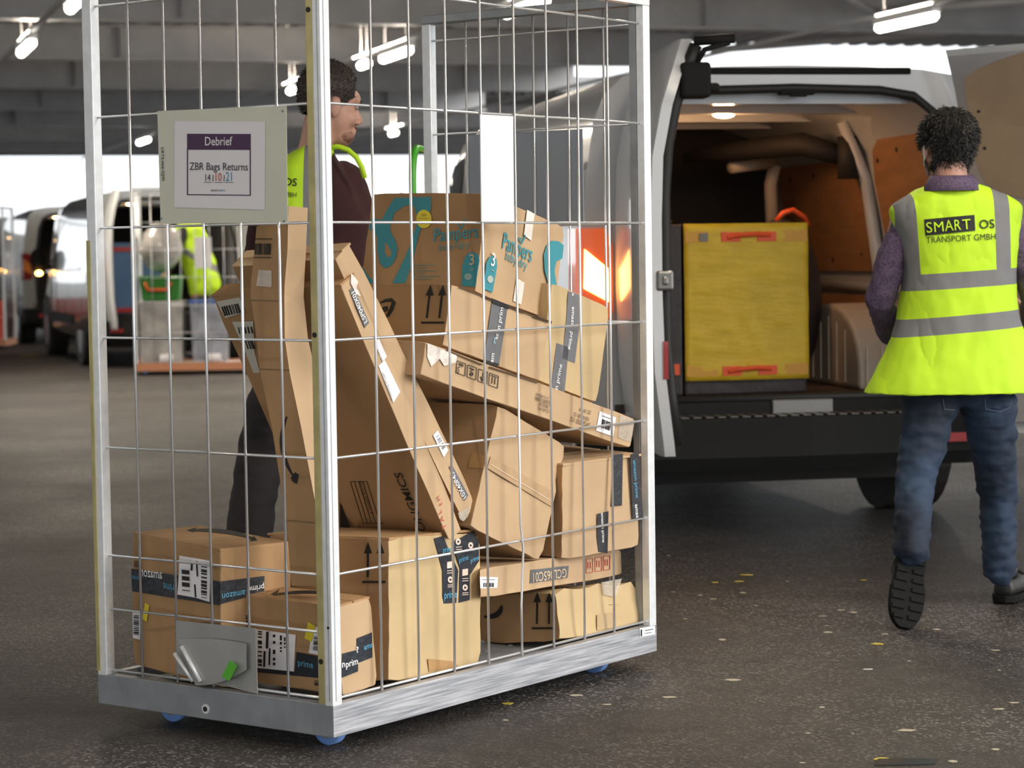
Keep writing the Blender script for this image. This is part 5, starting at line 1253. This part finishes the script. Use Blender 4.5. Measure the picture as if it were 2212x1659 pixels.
# shoes: raised left foot on its toe, right foot flat
toe, heel = J(1956, 1338, 7.70), J(1974, 1178, 7.83)
yv = (toe - heel).normalized(); zv = Vector((0, 1, .15)); zv = (zv - yv * zv.dot(yv)).normalized(); xv = yv.cross(zv)
S = .98
SM_ = Matrix(((xv.x * S * 1.15, yv.x * S, zv.x * S, heel.x), (xv.y * S * 1.15, yv.y * S, zv.y * S, heel.y), (xv.z * S * 1.15, yv.z * S, zv.z * S, heel.z), (0, 0, 0, 1)))
shoe(SM_, P1)
g = ground(2165, 1306)
shoe(Matrix.Translation(g + Vector((0, .0, .004))) @ Matrix.Rotation(radians(-28), 4, 'Z') @ Matrix.Diagonal((1.12, 1, 1.1, 1)), P1)

# ---- bearded man behind the trolley, looking right
P2 = empty('person', M=Matrix.Translation((0, 0, 0)))
tag(P2, 'person with short brown hair in maroon sweater and hi-vis vest behind the trolley, looking right', 'person')
D2 = 7.9
nk = J(690, 345, D2)
HM2 = Matrix.Translation(nk + Vector((0, 0, -.015))) @ Matrix.Rotation(radians(-62), 4, 'Z') @ Matrix.Rotation(radians(-10), 4, 'X') @ Matrix.Diagonal((1.06, 1.06, 1.14, 1))
sL, sR = J(600, 400, D2 - .08), J(758, 392, D2 + .05)
eL, wL = J(560, 570, D2 + .1), J(640, 640, D2 + .35)
eR, wR = J(788, 560, D2 + .12), J(866, 496, D2 + .27)
hL, hR = J(622, 800, D2), J(722, 800, D2 + .03)
kL, aL = J(562, 985, D2 + .05), J(530, 1200, D2 - .05)
kR, aR = J(715, 1030, D2 + .25), J(740, 1290, D2 + .12)
b = MB(); head_blob(b, HM2)
pl2 = (hL + hR) / 2 + Vector((0, 0, .05)); ch2 = (sL + sR) / 2 + Vector((0, 0, -.12))
limb(b, [(pl2, .14, .10), (pl2 * .5 + ch2 * .5, .13, .09), (ch2, .15, .10), (ch2 + Vector((0, 0, .10)), .10, .07)])
for sh, el, wr, sd in ((sL, eL, wL, -1), (sR, eR, wR, 1)):
    limb(b, [(sh + Vector((-sd * .05, 0, -.02)), .035), (el, .036), (wr, .027)]); hand_blob(b, wr, Vector((.25, .5, .7)) if sd > 0 else Vector((.5, .8, 0)), Vector((-.7, .6, 0)), .9, sd)
for hp, kn, an in ((hL, kL, aL), (hR, kR, aR)): limb(b, [(hp, .08), (kn, .05), (an, .034)])
finish(b, 'body', SKIN, P2, .0065, 3, .35)
hair_cap('hair', HM2, HAIRB, P2, lambda c: not (c.y > .066 and c.z < .262) and c.z > .135 + .75 * max(0, c.y + .03), scale=(.97, .98, 1.03), tuft=.0012, strands=2500, slen=.010, seed=5, lift=(0, .4, .3))
b = MB()  # beard shadow
b.bm.free()
BEARD = mat('stubble', (.26, .13, .09), .7, noise_amt=.3, noise_scale=90)
b = MB(); R3 = HM2.to_3x3().to_4x4()
for c_, r_ in (((0, .052, .096), (.0487, .0505, .028)), ((0, .072, .085), (.0265, .0250, .018)), ((0, .098, .1275), (.020, .0125, .0045))): b.ell(HM2 @ Vector(c_), r_, R3, 16)
b.to('beard', BEARD, P2, smooth=True)
for s in (-1, 1):
    MB().ell(HM2 @ Vector((s * .032, .084, .183)), (.012, .008, .007), R3, 10).to('eye', mat('eye_white', (.35, .30, .28), .3), P2, smooth=True)
    MB().tube([HM2 @ Vector((s * .018, .102, .199)), HM2 @ Vector((s * .045, .092, .203))], .004, 6).to('eyebrow', HAIRB, P2)
b = MB()
limb(b, [(pl2 + Vector((0, 0, .0)), .165, .12), (pl2 * .5 + ch2 * .5, .175, .12), (ch2, .18, .115), (ch2 + Vector((0, 0, .10)), .14, .09), (nk + Vector((-.01, 0, .00)), .078, .076)])
for sh, el, wr, sd in ((sL, eL, wL, -1), (sR, eR, wR, 1)):
    limb(b, [(sh + Vector((-sd * .04, 0, .02)), .075, .085), (sh * .5 + el * .5, .072, .078), (el, .062, .066), (wr, .040)])
sw = finish(b, 'sweater', MAROON, P2, .010, 6); wrinkle(sw, .008, 9, (1, 1, 1), 8)
b = MB(); limb(b, [(pl2 + Vector((0, 0, .05)), .17, .125), (pl2 + Vector((0, 0, -.04)), .175, .13)], 24)
for hp, kn, an in ((hL, kL, aL), (hR, kR, aR)): limb(b, [(hp, .105, .115), (hp * .5 + kn * .5, .098), (kn, .085), (kn * .5 + an * .5, .082), (an, .082)])
tr = finish(b, 'trousers', TROUS, P2, .011, 6); wrinkle(tr, .010, 8, (1, 1, 2), 4)
for an in (aL, aR):
    shoe(Matrix.Translation((an.x, an.y - .05, .002)) @ Matrix.Rotation(radians(-20), 4, 'Z') @ Matrix.Diagonal((1.05, 1.02, 1.15, 1)), P2)
    MB().tube([an + Vector((0, 0, .05)), Vector((an.x, an.y, .10))], [.045, .045], 14).to('boot_shaft', SHOE, P2, smooth=True)
rows2 = [(760, 585, 750, .17), (720, 590, 738, .17), (660, 588, 728, .17), (600, 587, 718, .165), (540, 582, 708, .16), (500, 578, 704, .16), (460, 575, 702, .16), (420, 578, 702, .16), (385, 590, 705, .155), (355, 605, 712, .14), (338, 618, 722, .125), (325, 640, 722, .115), (316, 655, 716, .105)]
MB().tube([J(x, y, D2 - .09) for x, y in ((712, 318), (732, 317), (752, 324), (770, 340), (782, 362), (788, 385))], .009, 8).to('vest_edge', HIVIS, P2, smooth=True)
v2_ = vest_mesh('hi_vis_vest', rows2, P2, D2 - .0, seed=6)
v2_.data.materials[0] = strip_material('striped_hi_vis_left', [(zp(528, D2 - .15), zp(488, D2 - .15), 0, 0)], [(xp(654, D2 - .15), xp(678, D2 - .15), zp(540, D2 - .15), .03), (xp(575, D2 - .15), xp(598, D2 - .15), zp(540, D2 - .15), .03)])
VB2 = BVHTree.FromPolygons([v.co for v in v2_.data.vertices], [p.vertices[:] for p in v2_.data.polygons])
cloth_text(VB2, [('OS', (612, 400), (641, 402), 1.0, True), ('GMBH', (604, 424), (640, 426), 1.1, False)], [], 'back_print', BLACK, P2, .004)

# ---- far worker bending by the far trolley
P3 = empty('person', M=Matrix.Translation((0, 0, 0)))
tag(P3, 'person in a bright hi-vis vest bending forward beyond the far trolley', 'person')
D3 = 26.75
j = lambda x, y, d=0: J(x, y, D3 + d)
b = MB(); limb(b, [(j(440, 640), .15, .12), (j(424, 560), .15, .12), (j(405, 500), .17, .13)]); limb(b, [(j(398, 478), .07), (j(386, 460), .095)])
limb(b, [(j(395, 505, -.1), .05), (j(375, 560, -.2), .045), (j(360, 590, -.2), .035)]); limb(b, [(j(440, 640), .09), (j(436, 700), .07), (j(446, 780), .06)]); limb(b, [(j(452, 640), .09), (j(458, 700), .07), (j(466, 780), .06)])
hand_blob(b, j(360, 590, -.2), Vector((-.6, 0, -.8)), Vector((0, 1, 0)), .6)
finish(b, 'body', SKIN, P3, .014, 3)
b = MB(); limb(b, [(j(446, 628), .19, .15), (j(426, 560), .19, .16), (j(404, 500), .20, .16)]); o = finish(b, 'hi_vis_vest', HIVIS, P3, .016, 4); wrinkle(o, .02, 6)
o.data.materials[0] = strip_material('striped_hi_vis_far', [(zp(560, D3, 420), zp(545, D3, 420), -.6, xp(420, D3))], [])
b = MB(); limb(b, [(j(446, 645), .17, .15), (j(444, 665), .17, .15)]); limb(b, [(j(438, 650), .11), (j(436, 710), .09), (j(446, 785), .08)]); limb(b, [(j(454, 650), .11), (j(458, 710), .09), (j(466, 785), .08)]); finish(b, 'trousers', TROUS, P3, .016, 4)
for x in (446, 466):
    g = j(x, 790); shoe(Matrix.Translation((g.x, g.y - .1, .002)), P3)
b = MB(); b.ell(j(384, 452), (.10, .11, .09)); b.to('hair', HAIRD, P3, smooth=True)
b = MB(); limb(b, [(j(398, 498, -.1), .07), (j(376, 558, -.2), .06), (j(364, 582, -.2), .05)]); finish(b, 'sleeve', BLACK, P3, .014, 3)
